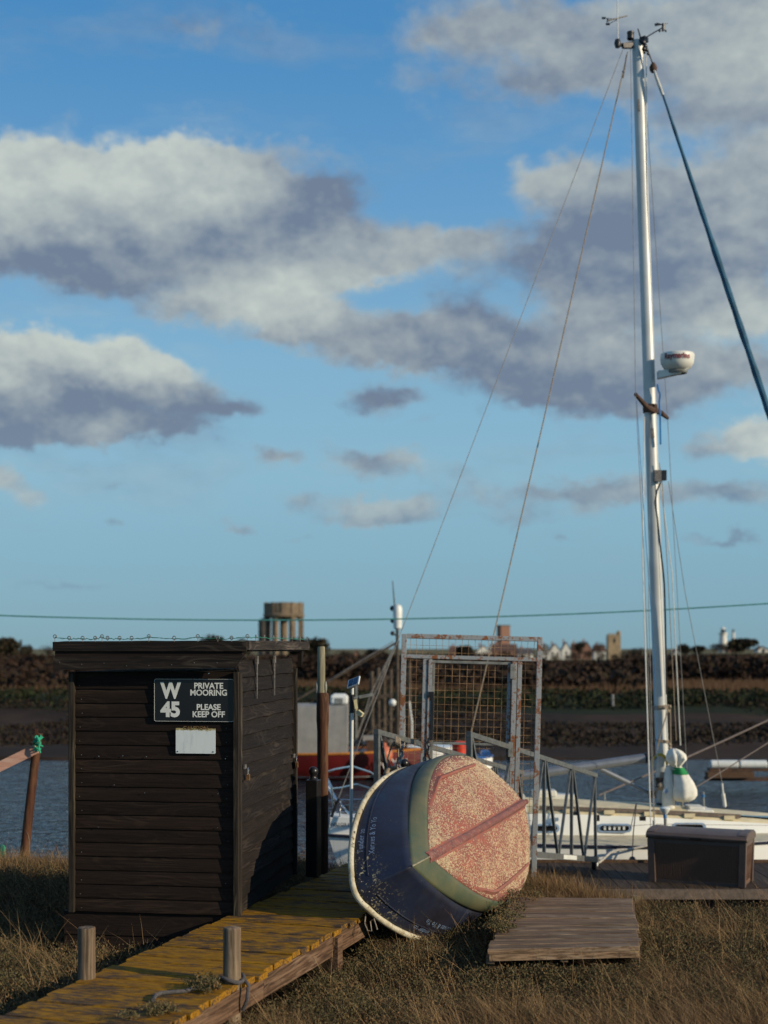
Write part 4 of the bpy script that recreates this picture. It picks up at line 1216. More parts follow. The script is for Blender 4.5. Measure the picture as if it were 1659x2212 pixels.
# ------------------------------------------------------------------ tall pile with steel sleeve
Y = 11.9; xc = xat(697, Y)
pile = thing('mooring_pile', (xc, Y, -1.6), 'tall mooring pile, pale timber top set in a rusty brown sleeve', 'pile')
def Pz(py): return zat(py, Y)
px_w = Y / F
obj('timber_top', G().lathe([(8.2 * px_w, Pz(1500)), (8.4 * px_w, Pz(1440)), (8.0 * px_w, Pz(1399)), (6.8 * px_w, Pz(1396.5))], (xc - 3 * px_w, Y, 0), 16), 'pile_top', pile)
obj('sleeve', G().lathe([(12.2 * px_w, -1.7), (12.0 * px_w, Pz(1580)), (12.8 * px_w, Pz(1566)), (13.6 * px_w, Pz(1555)), (13.4 * px_w, Pz(1502)), (11.5 * px_w, Pz(1497)), (8.8 * px_w, Pz(1496))], (xc, Y, 0), 20), 'pile_wood', pile)
cl = G()
for sg in (-1, 1):
    cl.lathe([(2.0 * px_w, Pz(1497)), (3.1 * px_w, Pz(1488)), (3.0 * px_w, Pz(1480)), (1.6 * px_w, Pz(1472))], (xc - 3 * px_w + sg * 9.6 * px_w, Y - 0.01, 0), 8)
obj('clamp', cl, 'galv_post', pile)

# ------------------------------------------------------------------ leaning pile at the left, with a plank tied to it
Y = 14.4
lean = thing('leaning_pile', at(52, 1862, Y), 'rusty brown leaning pile standing in the water left of the shed', 'pile')
obj('pole', G().tube([at(44, 1935, Y), at(62, 1760, Y), at(76, 1640, Y), at(84, 1584, Y)], [0.049, 0.047, 0.044, 0.040], 12), 'pile_wood', lean)
obj('bracket', G().bar(at(80, 1600, Y - 0.04), at(79, 1574, Y - 0.04), 0.03, 0.02), 'pile_wood', lean)
single('tied_plank', G().bar(at(-90, 1700, Y - 0.10), at(79, 1617, Y - 0.06), 0.05, 0.098), 'pink_plank', 'pinkish bare plank tied to the leaning pile, running out of frame', 'plank')
gr_ = G()
for k in range(7):
    a = k / 6
    c = at(82 + 2 * math.sin(k * 2.1), 1592 + 26 * a, Y - 0.08)
    gr_.tube([c + Vector((math.cos(q) * 0.026 + 0.01 * math.sin(k * 2), math.sin(q) * 0.055, 0.016 * math.sin(q + k))) for q in [2 * PI * j / 12 for j in range(12)]], 0.008, 6, closed=True)
gr_.tube([at(80, 1590, Y - 0.15), at(86, 1604, Y - 0.16), at(83, 1618, Y - 0.16), at(87, 1626, Y - 0.15)], 0.012, 6)
single('green_rope_lashing', gr_, 'rope_green', 'bright green rope lashing the pink plank to the leaning pile', 'rope')
gs = G().box(at(-20, 1864, 14.0), (1.0, 0.35, 0.05))
single('landing_plank', gs, 'brown_wood', 'pale plank at the waterline behind the grass at the far left', 'plank')
gn = G()
for k in range(6): gn.ball(at(4 + 3 * math.sin(k * 3), 1832 + 5 * k, 14.0) , 0.035, 8)
single('green_net_bundle', gn, 'rope_green', 'small bundle of green netting at the left edge above the landing plank', 'net')

# ------------------------------------------------------------------ gangway
q0R = Vector((0.719, 12.1, 0)); gdir = Vector((0.434, 1, 0))
gw_d = gdir.normalized(); gw_l = Vector((-gw_d.y, gw_d.x, 0))
gang = thing('gangway', (q0R.x, q0R.y, 0), 'galvanised steel gangway with triangulated side rails sloping down to the pontoon', 'gangway')
def gpt(q, side, zoff):   # q = metres of Y; side 0 right, 1 left
    base = q0R + gdir * q + gw_l * (0.86 * side)
    return Vector((base.x, base.y, zoff))
zt_ = lambda q: 1.02 - 0.182 * q
zb_ = lambda q: 0.04 - 0.172 * q
nodes = [0.02, 1.1, 2.0, 2.9, 3.8]
for side in (0, 1):
    sc_ = 1.0
    obj('top_rail', G().bar(gpt(0, side, zt_(0)), gpt(3.82, side, zt_(3.82)), 0.035, 0.045), 'steel_rail', gang, smooth=0)
    obj('bottom_rail', G().bar(gpt(0, side, zb_(0)), gpt(3.86, side, zb_(3.86)), 0.04, 0.06), 'steel_rail', gang, smooth=0)
    for j, q in enumerate(nodes):
        w_ = 0.045 if j == 0 else 0.03
        obj('upright', G().bar(gpt(q, side, zb_(q) + 0.02), gpt(q - (0.05 if j == 4 else 0), side, zt_(q) + (0.02 if j == 0 else -0.02)), w_, w_, up=tuple(gw_l)), 'steel_rail', gang, smooth=0)
        if j < 4:
            mid = (q + nodes[j + 1]) / 2
            obj('diagonal', G().bar(gpt(q + 0.05, side, zt_(q) - 0.03), gpt(mid - 0.02, side, zb_(mid) + 0.03), 0.026, 0.026, up=tuple(gw_l)), 'steel_rail', gang, smooth=0)
            obj('diagonal', G().bar(gpt(nodes[j + 1] - 0.05, side, zt_(nodes[j + 1]) - 0.03), gpt(mid + 0.02, side, zb_(mid) + 0.03), 0.026, 0.026, up=tuple(gw_l)), 'steel_rail', gang, smooth=0)
    obj('panel', G().bar(gpt(2.55, side, zb_(2.55) + 0.0) - gw_l * 0.025, gpt(3.0, side, zb_(3.0)) - gw_l * 0.025, 0.006, 0.045), 'white_plastic', gang, smooth=0)
q = 0.05
slat = mesh_of('slat', G().box((0, 0, 0), (0.80, 0.11, 0.022)), 'deck_wood', 0); fixn(slat)
while q < 3.8:
    c = gpt(q, 0.5, zb_(q) + 0.0)
    Mx = Matrix.Translation(c - Vector((q0R.x, q0R.y, 0))) @ Matrix.Rotation(-math.atan2(gw_d.x, gw_d.y), 4, 'Z')
    shared('slat', slat, gang, Mx); q += 0.125
for side in (0.03, 0.97):
    c = gpt(3.86, side, zb_(3.86) - 0.045)
    Rm = Matrix.Rotation(PI / 2, 3, 'Y')
    wh = obj('wheel', G().lathe([(0.065, -0.025), (0.075, -0.02), (0.075, 0.02), (0.065, 0.025)], c, 18, Matrix.Rotation(-math.atan2(gw_d.x, gw_d.y), 3, 'Z') @ Rm), 'rubber', gang)
    obj('hub', G().lathe([(0.03, -0.03), (0.03, 0.03)], c, 12, Matrix.Rotation(-math.atan2(gw_d.x, gw_d.y), 3, 'Z') @ Rm), 'white_plastic', wh)

# rope coil and lashings hanging on the gangway rail
gk = G()
kc = at(848, 1672, 12.55)
for k in range(5):
    a0 = k * 0.7
    gk.tube([kc + Vector((math.cos(a) * (0.045 + 0.006 * k), 0.03 * math.sin(a + a0) + 0.01 * k - 0.02, math.sin(a) * (0.045 + 0.004 * k))) for a in [2 * PI * j / 14 for j in range(14)]], 0.013, 7, closed=True)
gk.tube([kc + Vector((-0.01, 0, 0.03)), at(838, 1640, 12.5), at(845, 1612, 12.48), at(852, 1602, 12.46)], 0.009, 6)
gk.tube([kc + Vector((0.03, 0, 0.03)), at(860, 1636, 12.5), at(859, 1606, 12.46)], 0.009, 6)
for k in range(4):
    cc = at(855 + 3 * k, 1601 + 1.5 * k, 12.47)
    gk.tube([cc + Vector((0.0, math.cos(a) * 0.04, math.sin(a) * 0.04)) for a in [2 * PI * j / 10 for j in range(10)]], 0.008, 6, closed=True)
single('rope_coil', gk, 'rope_tan', 'thick tan rope knotted into a ball hanging from the gangway rail', 'rope')
gc = G()
for k in range(7):
    cc = at(925 - 1 * k + 3 * math.sin(k), 1600 + 8 * k, 12.95)
    gc.tube([cc + Vector((math.cos(a) * (0.014 if k % 2 else 0.005), math.sin(a) * (0.005 if k % 2 else 0.014), math.sin(a) * 0.022)) for a in [2 * PI * j / 8 for j in range(8)]], 0.0055, 5, closed=True)
gc.tube([at(930, 1590, 12.95), at(918, 1610, 12.92), at(928, 1640, 12.94), at(935, 1662, 12.9)], 0.008, 5)
single('chain', gc, 'dark_metal', 'dark chain and padlock hanging at the gate latch above the dinghy', 'chain')

# ------------------------------------------------------------------ gate
GY = 13.1; gs_ = GY / F
GMt = Matrix.Translation((xat(1008, GY), GY, 0.0)) @ Matrix.Rotation(R(1.5), 4, 'Y')
gate = thing('mesh_gate', (0, 0, 0), 'rusty galvanised steel gate frame with wire mesh standing across the gangway', 'gate', mat4=GMt)
def gx(px): return (px - 1010) * gs_
def gzz(py): return EYE - (py - 1400) * gs_
def gbar(px0, py0, px1, py1, w_, d=0.04, name='frame_bar', mat='rusty_galv', par=None, yy=0.0):
    a = Vector((gx(px0), yy, gzz(py0))); b_ = Vector((gx(px1), yy, gzz(py1)))
    return bevel(obj(name, G().bar(a, b_, d if abs(px0 - px1) < abs(py0 - py1) else d, w_ * gs_, up=(1, 0, 0) if abs(px0 - px1) < abs(py0 - py1) else (0, 0, 1)), mat, par or gate, local=True, smooth=0), 0.002, 1)
gbar(864, 1373, 864, 1930, 11); gbar(1157, 1372, 1157, 1930, 11)
gbar(870, 1377, 1151, 1377, 10); gbar(870, 1421, 1151, 1421, 8)
gbar(911, 1426, 911, 1930, 10); gbar(921.5, 1426, 921.5, 1930, 8, yy=-0.012)
gbar(1103.5, 1426, 1103.5, 1930, 10, yy=-0.008); gbar(1115, 1426, 1115, 1930, 9)
door = gbar(926, 1431, 1096, 1431, 6, 0.03, 'door', 'galv_post', yy=0.01)
gbar(929, 1435, 929, 1640, 6, 0.03, 'door_stile', 'galv_post', door, 0.01)
gbar(1093, 1435, 1093, 1640, 7, 0.03, 'door_stile', 'rusty_galv', door, 0.01)
gbar(932, 1607, 1090, 1607, 5, 0.03, 'door_rail', 'galv_post', door, 0.01)
gbar(928, 1500, 928, 1600, 7, 0.04, 'latch_bar', 'dark_metal', door, -0.02)
gbar(919, 1502, 931, 1502, 12, 0.04, 'latch', 'dark_metal', door, -0.022)
for py in (1448, 1616):
    gbar(1099, py - 16, 1099, py + 16, 10, 0.03, 'hinge', 'galv_post', door, -0.03)
def wires(x0, x1, z0, z1, par, sp=0.0502, dbl=False, yy=0.0):
    gw_ = G(); x = x0 + sp * 0.5; jit = random.Random(int(x0 * 100))
    while x < x1:
        o_ = jit.uniform(-0.003, 0.003)
        gw_.tube([(x + o_, yy, z0), (x + jit.uniform(-0.003, 0.003), yy + jit.uniform(-0.004, 0.004), (z0 + z1) / 2), (x - o_, yy, z1)], 0.0023, 4, False)
        x += sp * jit.uniform(0.96, 1.04)
    z_ = z0 + sp * 0.4
    while z_ < z1:
        gw_.tube([(x0, yy + 0.003, z_ + jit.uniform(-0.003, 0.003)), (x1, yy + 0.003, z_ + jit.uniform(-0.003, 0.003))], 0.0020, 4, False)
        z_ += sp * jit.uniform(0.97, 1.03)
    return obj('wire_mesh', gw_, 'mesh_wire', par, local=True, kind='stuff', smooth=0)
sp_ = 15.5 * gs_
wires(gx(870), gx(1151), gzz(1417), gzz(1382), gate, sp_ * 0.92)
wires(gx(870), gx(906), gzz(1930), gzz(1425), gate, sp_)
wires(gx(1120), gx(1151), gzz(1930), gzz(1425), gate, sp_)
wires(gx(932), gx(1090), gzz(1900), gzz(1434), door, sp_, yy=0.02)

# ------------------------------------------------------------------ solar light pole
Y = 12.2; pxm = Y / F
sp = thing('solar_light_pole', at(759, 1870, Y), 'slim white pole with a small solar panel, light arm and camera behind the jetty', 'pole')
obj('pole', G().tube([at(757, 1900, Y), at(761, 1486, Y)], 3.6 * pxm, 12), 'white_plastic', sp)
obj('sleeve', G().tube([at(759.5, 1540, Y), at(760.3, 1500, Y)], 4.6 * pxm, 12), 'dark_metal', sp)
Rp = Matrix.Rotation(R(-25), 3, 'Z') @ Matrix.Rotation(R(-20), 3, 'Y') @ Matrix.Rotation(R(42), 3, 'X')
c = at(764, 1474, Y)
pn = obj('solar_panel', G().box(c, (0.115, 0.105, 0.012), Rp), 'white_plastic', sp, smooth=0)
for sx_ in (-1, 1):
    obj('solar_cell', G().box(c + Rp @ Vector((0.025 * sx_, 0, 0.0075)), (0.045, 0.088, 0.003), Rp), 'solar_cell', pn, smooth=0)
obj('bracket', G().bar(at(761, 1487, Y), at(757, 1478, Y), 0.03, 0.03), 'dark_metal', sp, smooth=0)
obj('light_arm', G().bar(at(764, 1508, Y), at(781, 1503, Y), 0.02, 0.015).bar(at(776, 1506, Y), at(806, 1500, Y), 0.03, 0.026), 'galv_post', sp, smooth=0)
obj('camera_body', G().bar(at(767, 1511, Y - 0.03), at(770, 1531, Y - 0.03), 0.026, 0.03).bar(at(769, 1530, Y - 0.03), at(773, 1540, Y - 0.03), 0.015, 0.015), 'cream_plastic', sp, smooth=0)
obj('camera_head', G().bar(at(773, 1537, Y - 0.04), at(783, 1545, Y - 0.06), 0.035, 0.036), 'cream_plastic', sp, smooth=0)
obj('cable', G().tube([at(759, 1478, Y - 0.03), at(754, 1486, Y - 0.02), at(758, 1500, Y - 0.02), at(768, 1514, Y - 0.03)], 0.003, 5), 'dark_metal', sp)

# ------------------------------------------------------------------ pontoon
PZ = -0.73
pont = thing('pontoon', (0.9, 14.7, PZ - 0.4), 'low brown plank pontoon alongside the white yacht', 'pontoon')
pk = mesh_of('plank', G().box((0, 0, -0.0125), (0.135, 1.72, 0.025)), 'deck_wood', 0); fixn(pk)
x = 0.95
while x < 8.2:
    shared('plank', pk, pont, Matrix.Translation((x - 0.9, 0.87, 0.4 + rnd.uniform(-0.002, 0.002))))
    x += 0.142
obj('edge_beam', G().box((4.6, 14.68, PZ - 0.06), (7.6, 0.055, 0.10)), 'teak_grey', pont, smooth=0)
obj('edge_beam', G().box((4.6, 16.46, PZ - 0.02), (7.6, 0.05, 0.10)), 'brown_wood', pont, smooth=0)
for xx in (1.5, 3.4, 5.3, 7.2):
    obj('float', G().box((xx, 15.55, PZ - 0.42), (1.2, 1.5, 0.62)), 'black_paint', pont, smooth=0)
single('pontoon_post', G().bar(at(1373, 1935, 14.55), at(1373, 1962, 14.55) + Vector((0, 0, -0.7)), 0.09, 0.09), 'pile_top', 'pale stub post at the near edge of the pontoon right of the plank platform', 'post')

# storage box, turned so that its right end shows
bw, bd_, bh = 1.01, 0.48, 0.545
BM = Matrix.Translation((2.81, 15.1, PZ)) @ Matrix.Rotation(R(-24), 4, 'Z')
BX = thing('storage_box', (0, 0, 0), 'brown woven plastic storage box standing on the pontoon', 'storage box', mat4=BM)
tp = 0.025
ps = [(tp, tp, 0.02), (bw - tp, tp, 0.02), (bw - tp, bd_ - tp, 0.02), (tp, bd_ - tp, 0.02)]
pt = [(0, 0, bh * 0.86), (bw, 0, bh * 0.86), (bw, bd_, bh * 0.86), (0, bd_, bh * 0.86)]
obj('body', G().add(ps + pt, [(0, 1, 2, 3), (4, 5, 6, 7), (0, 1, 5, 4), (1, 2, 6, 5), (2, 3, 7, 6), (3, 0, 4, 7)]), 'woven_box', BX, local=True, smooth=0)
wv_ = G()
for i in range(46):      # woven uprights standing proud of the front and the end
    x = 0.06 + (bw - 0.12) * i / 45
    wv_.bar((x, tp - 0.003, 0.05), (x, -0.003, bh * 0.82), 0.010, 0.006, up=(0, 1, 0))
for i in range(18):
    y = 0.06 + (bd_ - 0.12) * i / 17
    wv_.bar((bw - tp + 0.003, y, 0.05), (bw + 0.003, y, bh * 0.82), 0.010, 0.006, up=(1, 0, 0))
obj('weave', wv_, 'woven_box', BX, local=True, kind='stuff', smooth=0)
for (x, y) in ((0.025, 0.02), (bw - 0.025, 0.02), (0.025, bd_ - 0.02), (bw - 0.025, bd_ - 0.02)):
    bevel(obj('corner_trim', G().bar((x + (0.012 if x < 0.5 else -0.012), y, 0.0), (x, y - (0.012 if y < 0.2 else -0.012), bh * 0.86), 0.075, 0.055, up=(0, 1, 0)), 'box_plastic', BX, local=True, smooth=0), 0.006)
obj('bottom_trim', G().box((bw / 2, bd_ / 2, 0.015), (bw - 0.05, bd_ - 0.035, 0.03)), 'box_plastic', BX, local=True, smooth=0)
obj('top_trim', G().box((bw / 2, bd_ / 2, bh * 0.82), (bw + 0.012, bd_ + 0.012, 0.05)), 'box_plastic', BX, local=True, smooth=0)
lid = G()
prof = [(-0.03, 0.86), (-0.04, 0.92), (-0.015, 0.98), (0.05, 1.01), (0.24, 1.03), (0.43, 1.01), (0.50, 0.96), (0.50, 0.86)]
lid.prism([(-0.025, y_, bh * z_) for (y_, z_) in prof], (bw + 0.05, 0, 0))
lo_ = bevel(obj('lid', lid, 'box_plastic', BX, local=True, smooth=30), 0.008)
for xx in (-0.02, bw - 0.075):
    obj('lid_rib', G().prism([(xx, y_, bh * z_ + 0.006) for (y_, z_) in prof[2:-1]], (0.09, 0, 0)), 'box_plastic', lo_, local=True, smooth=0)
obj('handle_recess', G().box((bw / 2, -0.036, bh * 0.89), (0.12, 0.012, 0.018)), 'black_paint', lo_, local=True, smooth=0)

# white-capped fender post beside the box
fp = thing('capped_post', at(1437, 1830, 16.3), 'thin grey post with a white mushroom cap and blue tape behind the storage box', 'post')
obj('pole', G().tube([at(1439, 1870, 16.3), at(1437, 1758, 16.3)], 0.018, 8), 'galv_post', fp)
c = at(1436.5, 1757, 16.3)
obj('cap', G().lathe([(0.015, -0.02), (0.03, 0.0), (0.06, 0.045), (0.062, 0.06), (0.04, 0.075)], c, 14), 'white_plastic', fp)
obj('tape', G().tube([c + Vector((0, 0, -0.055)), c + Vector((0, 0, -0.015))], 0.021, 8), 'tape_blue', fp)

# ------------------------------------------------------------------ plank platform in the grass
PM = Matrix.Translation((xat(1053, 8.62), 8.62, -0.10)) @ Matrix.Rotation(R(-9.5 + 3), 4, 'Z')
A_ = on_deck(1053, 2051, -0.10); B_ = on_deck(1384, 2043, -0.10); C_ = on_deck(1366, 1940, -0.10); D_ = on_deck(1107, 1937, -0.10)
plat = thing('plank_platform', (A_.x, A_.y, -0.42), 'low weathered plank platform lying in the grass right of the dinghy', 'platform')
npk = 13
for i in range(npk):
    u0 = i / npk + 0.0035; u1 = (i + 1) / npk - 0.0035
    p = [A_.lerp(D_, u0), B_.lerp(C_, u0), B_.lerp(C_, u1), A_.lerp(D_, u1)]
    j = rnd.uniform(-0.012, 0.012); j2 = rnd.uniform(-0.012, 0.012); dz = rnd.uniform(-0.003, 0.003)
    for q in (0, 3): p[q] = p[q] + Vector((j, 0, dz))
    for q in (1, 2): p[q] = p[q] + Vector((j2, 0, dz))
    bevel(obj('plank', G().prism([tuple(q) for q in p], (0, 0, -0.03)), 'platform_wood', plat, smooth=0), 0.003, 1)
for (p, q) in ((A_.lerp(B_, 0.02), D_.lerp(C_, 0.02)), (A_.lerp(B_, 0.98), D_.lerp(C_, 0.98)), (A_.lerp(B_, 0.5), D_.lerp(C_, 0.5))):
    obj('bearer', G().bar(p + Vector((0, 0.03, -0.075)), q + Vector((0, -0.03, -0.052)), 0.05, 0.042), 'platform_wood', plat, smooth=0)
obj('edge_board', G().bar(A_ + Vector((0.01, 0.012, -0.052)), B_ + Vector((-0.01, 0.012, -0.052)), 0.028, 0.04), 'platform_wood', plat, smooth=0)
for p in (A_, B_, C_, D_):
    obj('leg', G().bar(p + Vector((0.05 if p in (A_, D_) else -0.05, 0.05 if p in (A_, B_) else -0.05, -0.12)), p + Vector((0.05 if p in (A_, D_) else -0.05, 0.05 if p in (A_, B_) else -0.05, -0.4)), 0.07, 0.07), 'brown_wood', plat, smooth=0)

# ------------------------------------------------------------------ dinghy
SC = 1.35
a_ = (2.041, -0.0242, -1.7961)
Rd = Matrix.Rotation(a_[2], 3, 'Z') @ Matrix.Rotation(a_[1], 3, 'Y') @ Matrix.Rotation(a_[0], 3, 'X')
tvec = Vector((0.8656 * SC, 8.7992 * SC, EYE + (0.7931 - EYE) * SC))
DM = Matrix.Translation(tvec) @ Rd.to_4x4()
ding = thing('dinghy', (0, 0, 0), 'upturned blue dinghy with barnacled red bottom propped on its side against the jetty', 'dinghy', mat4=DM)
CP = dict(g=(2.2057, .5362, 3.8966, .3307, .3277, .2537, .7023), b=(2.1662, .5041, 2.9604, .102, .2774, .0079, .9388), r=(2.0075, .5075, 3.1353, .2348, .1605, .0658, 1.0492))
def dcurve(c, sg, s):
    x0, W_, p_, t_, z_, r_, q_ = CP[c]
    f_ = max(1 - (1 - s) ** p_, 0.0) ** q_
    return Vector((x0 * (1 - s), sg * W_ * f_ * (1 - t_ * s * s), z_ + r_ * (1 - s) ** 2)) * SC
def dkeel(s):
    return Vector((2.0075 * (1 - s), 0, 0.2263 * (1 - s) ** 2.6)) * SC
def section(sg, s):
    k_ = dkeel(s); r_ = dcurve('r', sg, s); b_ = dcurve('b', sg, s); g_ = dcurve('g', sg, s)
    return k_, r_, b_, g_
NS = 44
SS = [(i / NS) ** 1.7 for i in range(NS + 1)]
def bottom_pt(sg, s, t_):       # 0 keel .. 1 red line
    k_, r_, b_, g_ = section(sg, s)
    p = k_.lerp(r_, t_)
    bul = 4 * t_ * (1 - t_) * 0.022 * SC * min(1, s * 3)
    return p + Vector((0, 0, -bul))
def band_pt(sg, s, t_):
    k_, r_, b_, g_ = section(sg, s)
    bul = 4 * t_ * (1 - t_) * 0.012 * SC
    return r_.lerp(b_, t_) + Vector((0, sg * bul, -bul * 0.6)) * min(1, s * 4)
def side_pt(sg, s, t_):         # 0 at gunwale .. 1 at band
    k_, r_, b_, g_ = section(sg, s)
    bul = 4 * t_ * (1 - t_) * 0.018 * SC
    return g_.lerp(b_, t_) + Vector((0, sg * bul, 0)) * min(1, s * 4)
def panel(fnc, n):
    gp = G()
    for sg in (-1, 1):
        gp.grid([[fnc(sg, s, j / n) for j in range(n + 1)] for s in SS])
    return gp
for nm, fnc, n, mt in (('bottom', bottom_pt, 10, 'dinghy_red'), ('waterline_band', band_pt, 6, 'dinghy_green'), ('topsides', side_pt, 8, 'dinghy_blue')):
    o = obj(nm, panel(fnc, n), mt, ding, local=True, smooth=50, fix=False)
    # consistent outward normals
    import bmesh as _bm
    bm = _bm.new(); bm.from_mesh(o.data)
    _bm.ops.remove_doubles(bm, verts=bm.verts, dist=1e-5); bm.normal_update()
    _bm.ops.recalc_face_normals(bm, faces=bm.faces)
    cen = Vector((1.0, 0, 0.35))
    bm.normal_update()
    tot = sum((f.calc_center_median() - cen).dot(f.normal) for f in bm.faces)
    if tot < 0: _bm.ops.reverse_faces(bm, faces=bm.faces)
    bm.to_mesh(o.data); bm.free()
    md = o.modifiers.new('shell', 'SOLIDIFY'); md.thickness = 0.007; md.offset = -1
# transom
tr = []
for sg, rng_ in ((1, None), (-1, None)):
    pts_ = [bottom_pt(sg, 1, j / 4) for j in range(5)] + [band_pt(sg, 1, j / 3) for j in range(1, 4)] + [side_pt(sg, 1, 1 - j / 3) for j in range(1, 4)]
    tr.append(pts_)
poly = tr[0] + list(reversed(tr[1][1:]))
obj('transom', G().prism([tuple(p) for p in poly], (0.03, 0, 0), (-0.004, 0, 0)), 'dinghy_blue', ding, local=True, smooth=0)
# rim
gr_ = G()
rim = [dcurve('g', 1, s) + Vector((0, 0.008, 0)) for s in reversed(SS)] + [dcurve('g', -1, s) + Vector((0, -0.008, 0)) for s in SS[1:]]
rim = [p + Vector((0.012 if abs(p.y) < 0.1 else 0.0, 0, 0)) for p in rim]
gr_.tube(rim, [0.0200 + 0.0024 * mnoise.noise(p * 12) for p in rim], 12)
gr_.tube([dcurve('g', 1, 1), dcurve('g', -1, 1)], 0.02, 8)
obj('gunwale_rim', gr_, 'rim_cream', ding, local=True, smooth=60)
gi_ = G()
for sg in (1, -1):
    gi_.tube([side_pt(sg, s, 0.27) + Vector((0, sg * 0.002, 0)) for s in SS[3:]], 0.0055, 6)
obj('moulded_rib', gi_, 'dinghy_blue', ding, local=True)
# keel with raised after end
gk_ = G(); ks = [i / 26 for i in range(27)]
for i in range(26):
    pass
kv = []
for s in ks:
    p = dkeel(s); h_ = 0.005 + 0.022 * max(0, (s - 0.05)) ** 0.8 + 0.003 * mnoise.noise(Vector((s * 14, 0, 0))); w0 = 0.038; w1 = 0.014 + 0.003 * mnoise.noise(Vector((s * 11, 5, 0)))
    kv.append([p + Vector((0, -w0, 0.012)), p + Vector((0, -w0 * 0.60, -h_ * 0.35)), p + Vector((0, -w1, -h_)), p + Vector((0, w1, -h_)), p + Vector((0, w0 * 0.62, -h_ * 0.4)), p + Vector((0, w0, 0.012))])
gk_.grid(kv); n_ = len(kv) - 1
gk_.f.append((0, 1, 2, 3, 4, 5)); gk_.f.append(tuple(n_ * 6 + q for q in (5, 4, 3, 2, 1, 0)))
gk_.ball(dkeel(1.0) + Vector((0.004, 0, -0.022)), 0.022, 10)
obj('keel', gk_, 'keel_red', ding, local=True, smooth=85)
for sg, s0, s1, tt in ((1, 0.18, 0.86, 0.62), (-1, 0.22, 0.96, 0.62)):
    gs2 = G(); kv = []
    for i in range(18):
        s = s0 + (s1 - s0) * i / 17; e = min(1, i / 2.5, (17 - i) / 2.5 + 0.15)
        y_ = 0.56 * 0.60
        k_, r_, b_, g_ = section(sg, s)
        tp = min(0.9, (0.335 * SC) / max(1e-3, abs(r_.y)))
        p = bottom_pt(sg, s, tp)
        kv.append([p + Vector((0, -0.020, 0.01)), p + Vector((0, -0.009, -0.018 * e)), p + Vector((0, 0.009, -0.018 * e)), p + Vector((0, 0.020, 0.01))])
    gs2.grid(kv)
    obj('bilge_strip', gs2, 'dinghy_red', ding, local=True, smooth=60)
# stem strip across the green band
obj('stem_crease', G().tube([band_pt(1, 0, j / 5) + Vector((0.002, 0, 0)) for j in range(6)], 0.006, 6), 'stem_strip', ding, local=True)
# barnacles
bar_v = []; bar_f = []; rb = np.random.default_rng(77); cnt = 0
tries = 0
while cnt < 14000 and tries < 90000:
    tries += 1
    sg = 1 if rb.random() < 0.5 else -1
    s = rb.random() ** 0.95; t_ = rb.random() ** 0.75 * 0.985
    if s < 0.015: continue
    p = bottom_pt(sg, s, t_)
    dn = mnoise.noise(p * 3.5) * 0.6 + mnoise.noise(p * 11.0) * 0.15 - 0.05
    edge = 0.35 if t_ > 0.9 else 0.0
    if rb.random() > 0.62 + dn - edge: continue
    if abs(p.y) < 0.045: continue
    e1 = (bottom_pt(sg, min(1, s + 0.01), t_) - p).normalized(); e2 = (bottom_pt(sg, s, min(1, t_ + 0.02)) - bottom_pt(sg, s, max(0, t_ - 0.02))).normalized()
    nn_ = e1.cross(e2).normalized()
    if nn_.z > 0: nn_ = -nn_
    r_ = rb.uniform(0.0024, 0.0050) * (1.25 if rb.random() < 0.12 else 1)
    o0 = len(bar_v); a0 = rb.uniform(0, 2)
    for k in range(5):
        a = a0 + 2 * PI * k / 5
        bar_v.append(p + e1 * (math.cos(a) * r_) + e2 * (math.sin(a) * r_) - nn_ * 0.0006)
    for k in range(5):
        a = a0 + 2 * PI * k / 5
        bar_v.append(p + e1 * (math.cos(a) * r_ * 0.45) + e2 * (math.sin(a) * r_ * 0.45) + nn_ * r_ * 0.85)
    for k in range(5):
        l = (k + 1) % 5
        bar_f.append((o0 + k, o0 + l, o0 + 5 + l, o0 + 5 + k))
    bar_f.append(tuple(o0 + 5 + k for k in range(5)))
    cnt += 1
gbn = G(); gbn.v = bar_v; gbn.f = bar_f
obj('barnacles', gbn, 'barnacle', ding, local=True, kind='stuff', smooth=0, fix=False)
# painted lettering on the topsides
def hull_text(body, size, side, s0, t0, flip):
    me = text_mesh('lettering', body, size, 'ink_blue', 0.0, 0.0003, 'LEFT', 1.05)
    for v_ in me.vertices:
        tx, ty = v_.co.x, v_.co.y
        # distance along the side -> s by local speed
        s = s0; rem = tx
        st = 1 if not flip else -1
        step = 0.002
        while rem > 0:
            d_ = (side_pt(side, max(0, min(1, s + st * step)), t0) - side_pt(side, s, t0)).length
            if d_ <= 1e-7: break
            if rem < d_: s += st * step * rem / d_; break
            rem -= d_; s += st * step
        hh_ = (side_pt(side, s, 1) - side_pt(side, s, 0)).length
        tt = t0 - ty / hh_
        p = side_pt(side, s, tt)
        e1 = side_pt(side, min(1, s + 0.01), tt) - p; e2 = side_pt(side, s, tt + 0.02) - p
        n_ = e1.cross(e2).normalized()
        if n_.y * side < 0: n_ = -n_
        v_.co = p + n_ * 0.0022
    me.update()
    o = bpy.data.objects.new('lettering', me); COL.objects.link(o); o.parent = ding
    return o
hull_text('Tender to', 0.055, 1, 0.055, 0.16, False)
hull_text('Xerxes & Yo Yo', 0.055, 1, 0.048, 0.36, False)
hull_text('Tender to', 0.055, -1, 0.20, 0.20, True)
hull_text('Xerxes & Yo Yo', 0.055, -1, 0.27, 0.42, True)
# painter rope hanging by the jetty end
single('painter_rope', G().tube([at(790, 1975, 9.2), at(788, 1995, 9.15), at(794, 2010, 9.1), at(803, 2012, 9.1), at(800, 1990, 9.15), at(808, 1985, 9.1), at(815, 2008, 9.05)], 0.004, 5), 'rope_tan', 'thin tan line hanging below the bow of the dinghy beside the jetty end', 'rope')

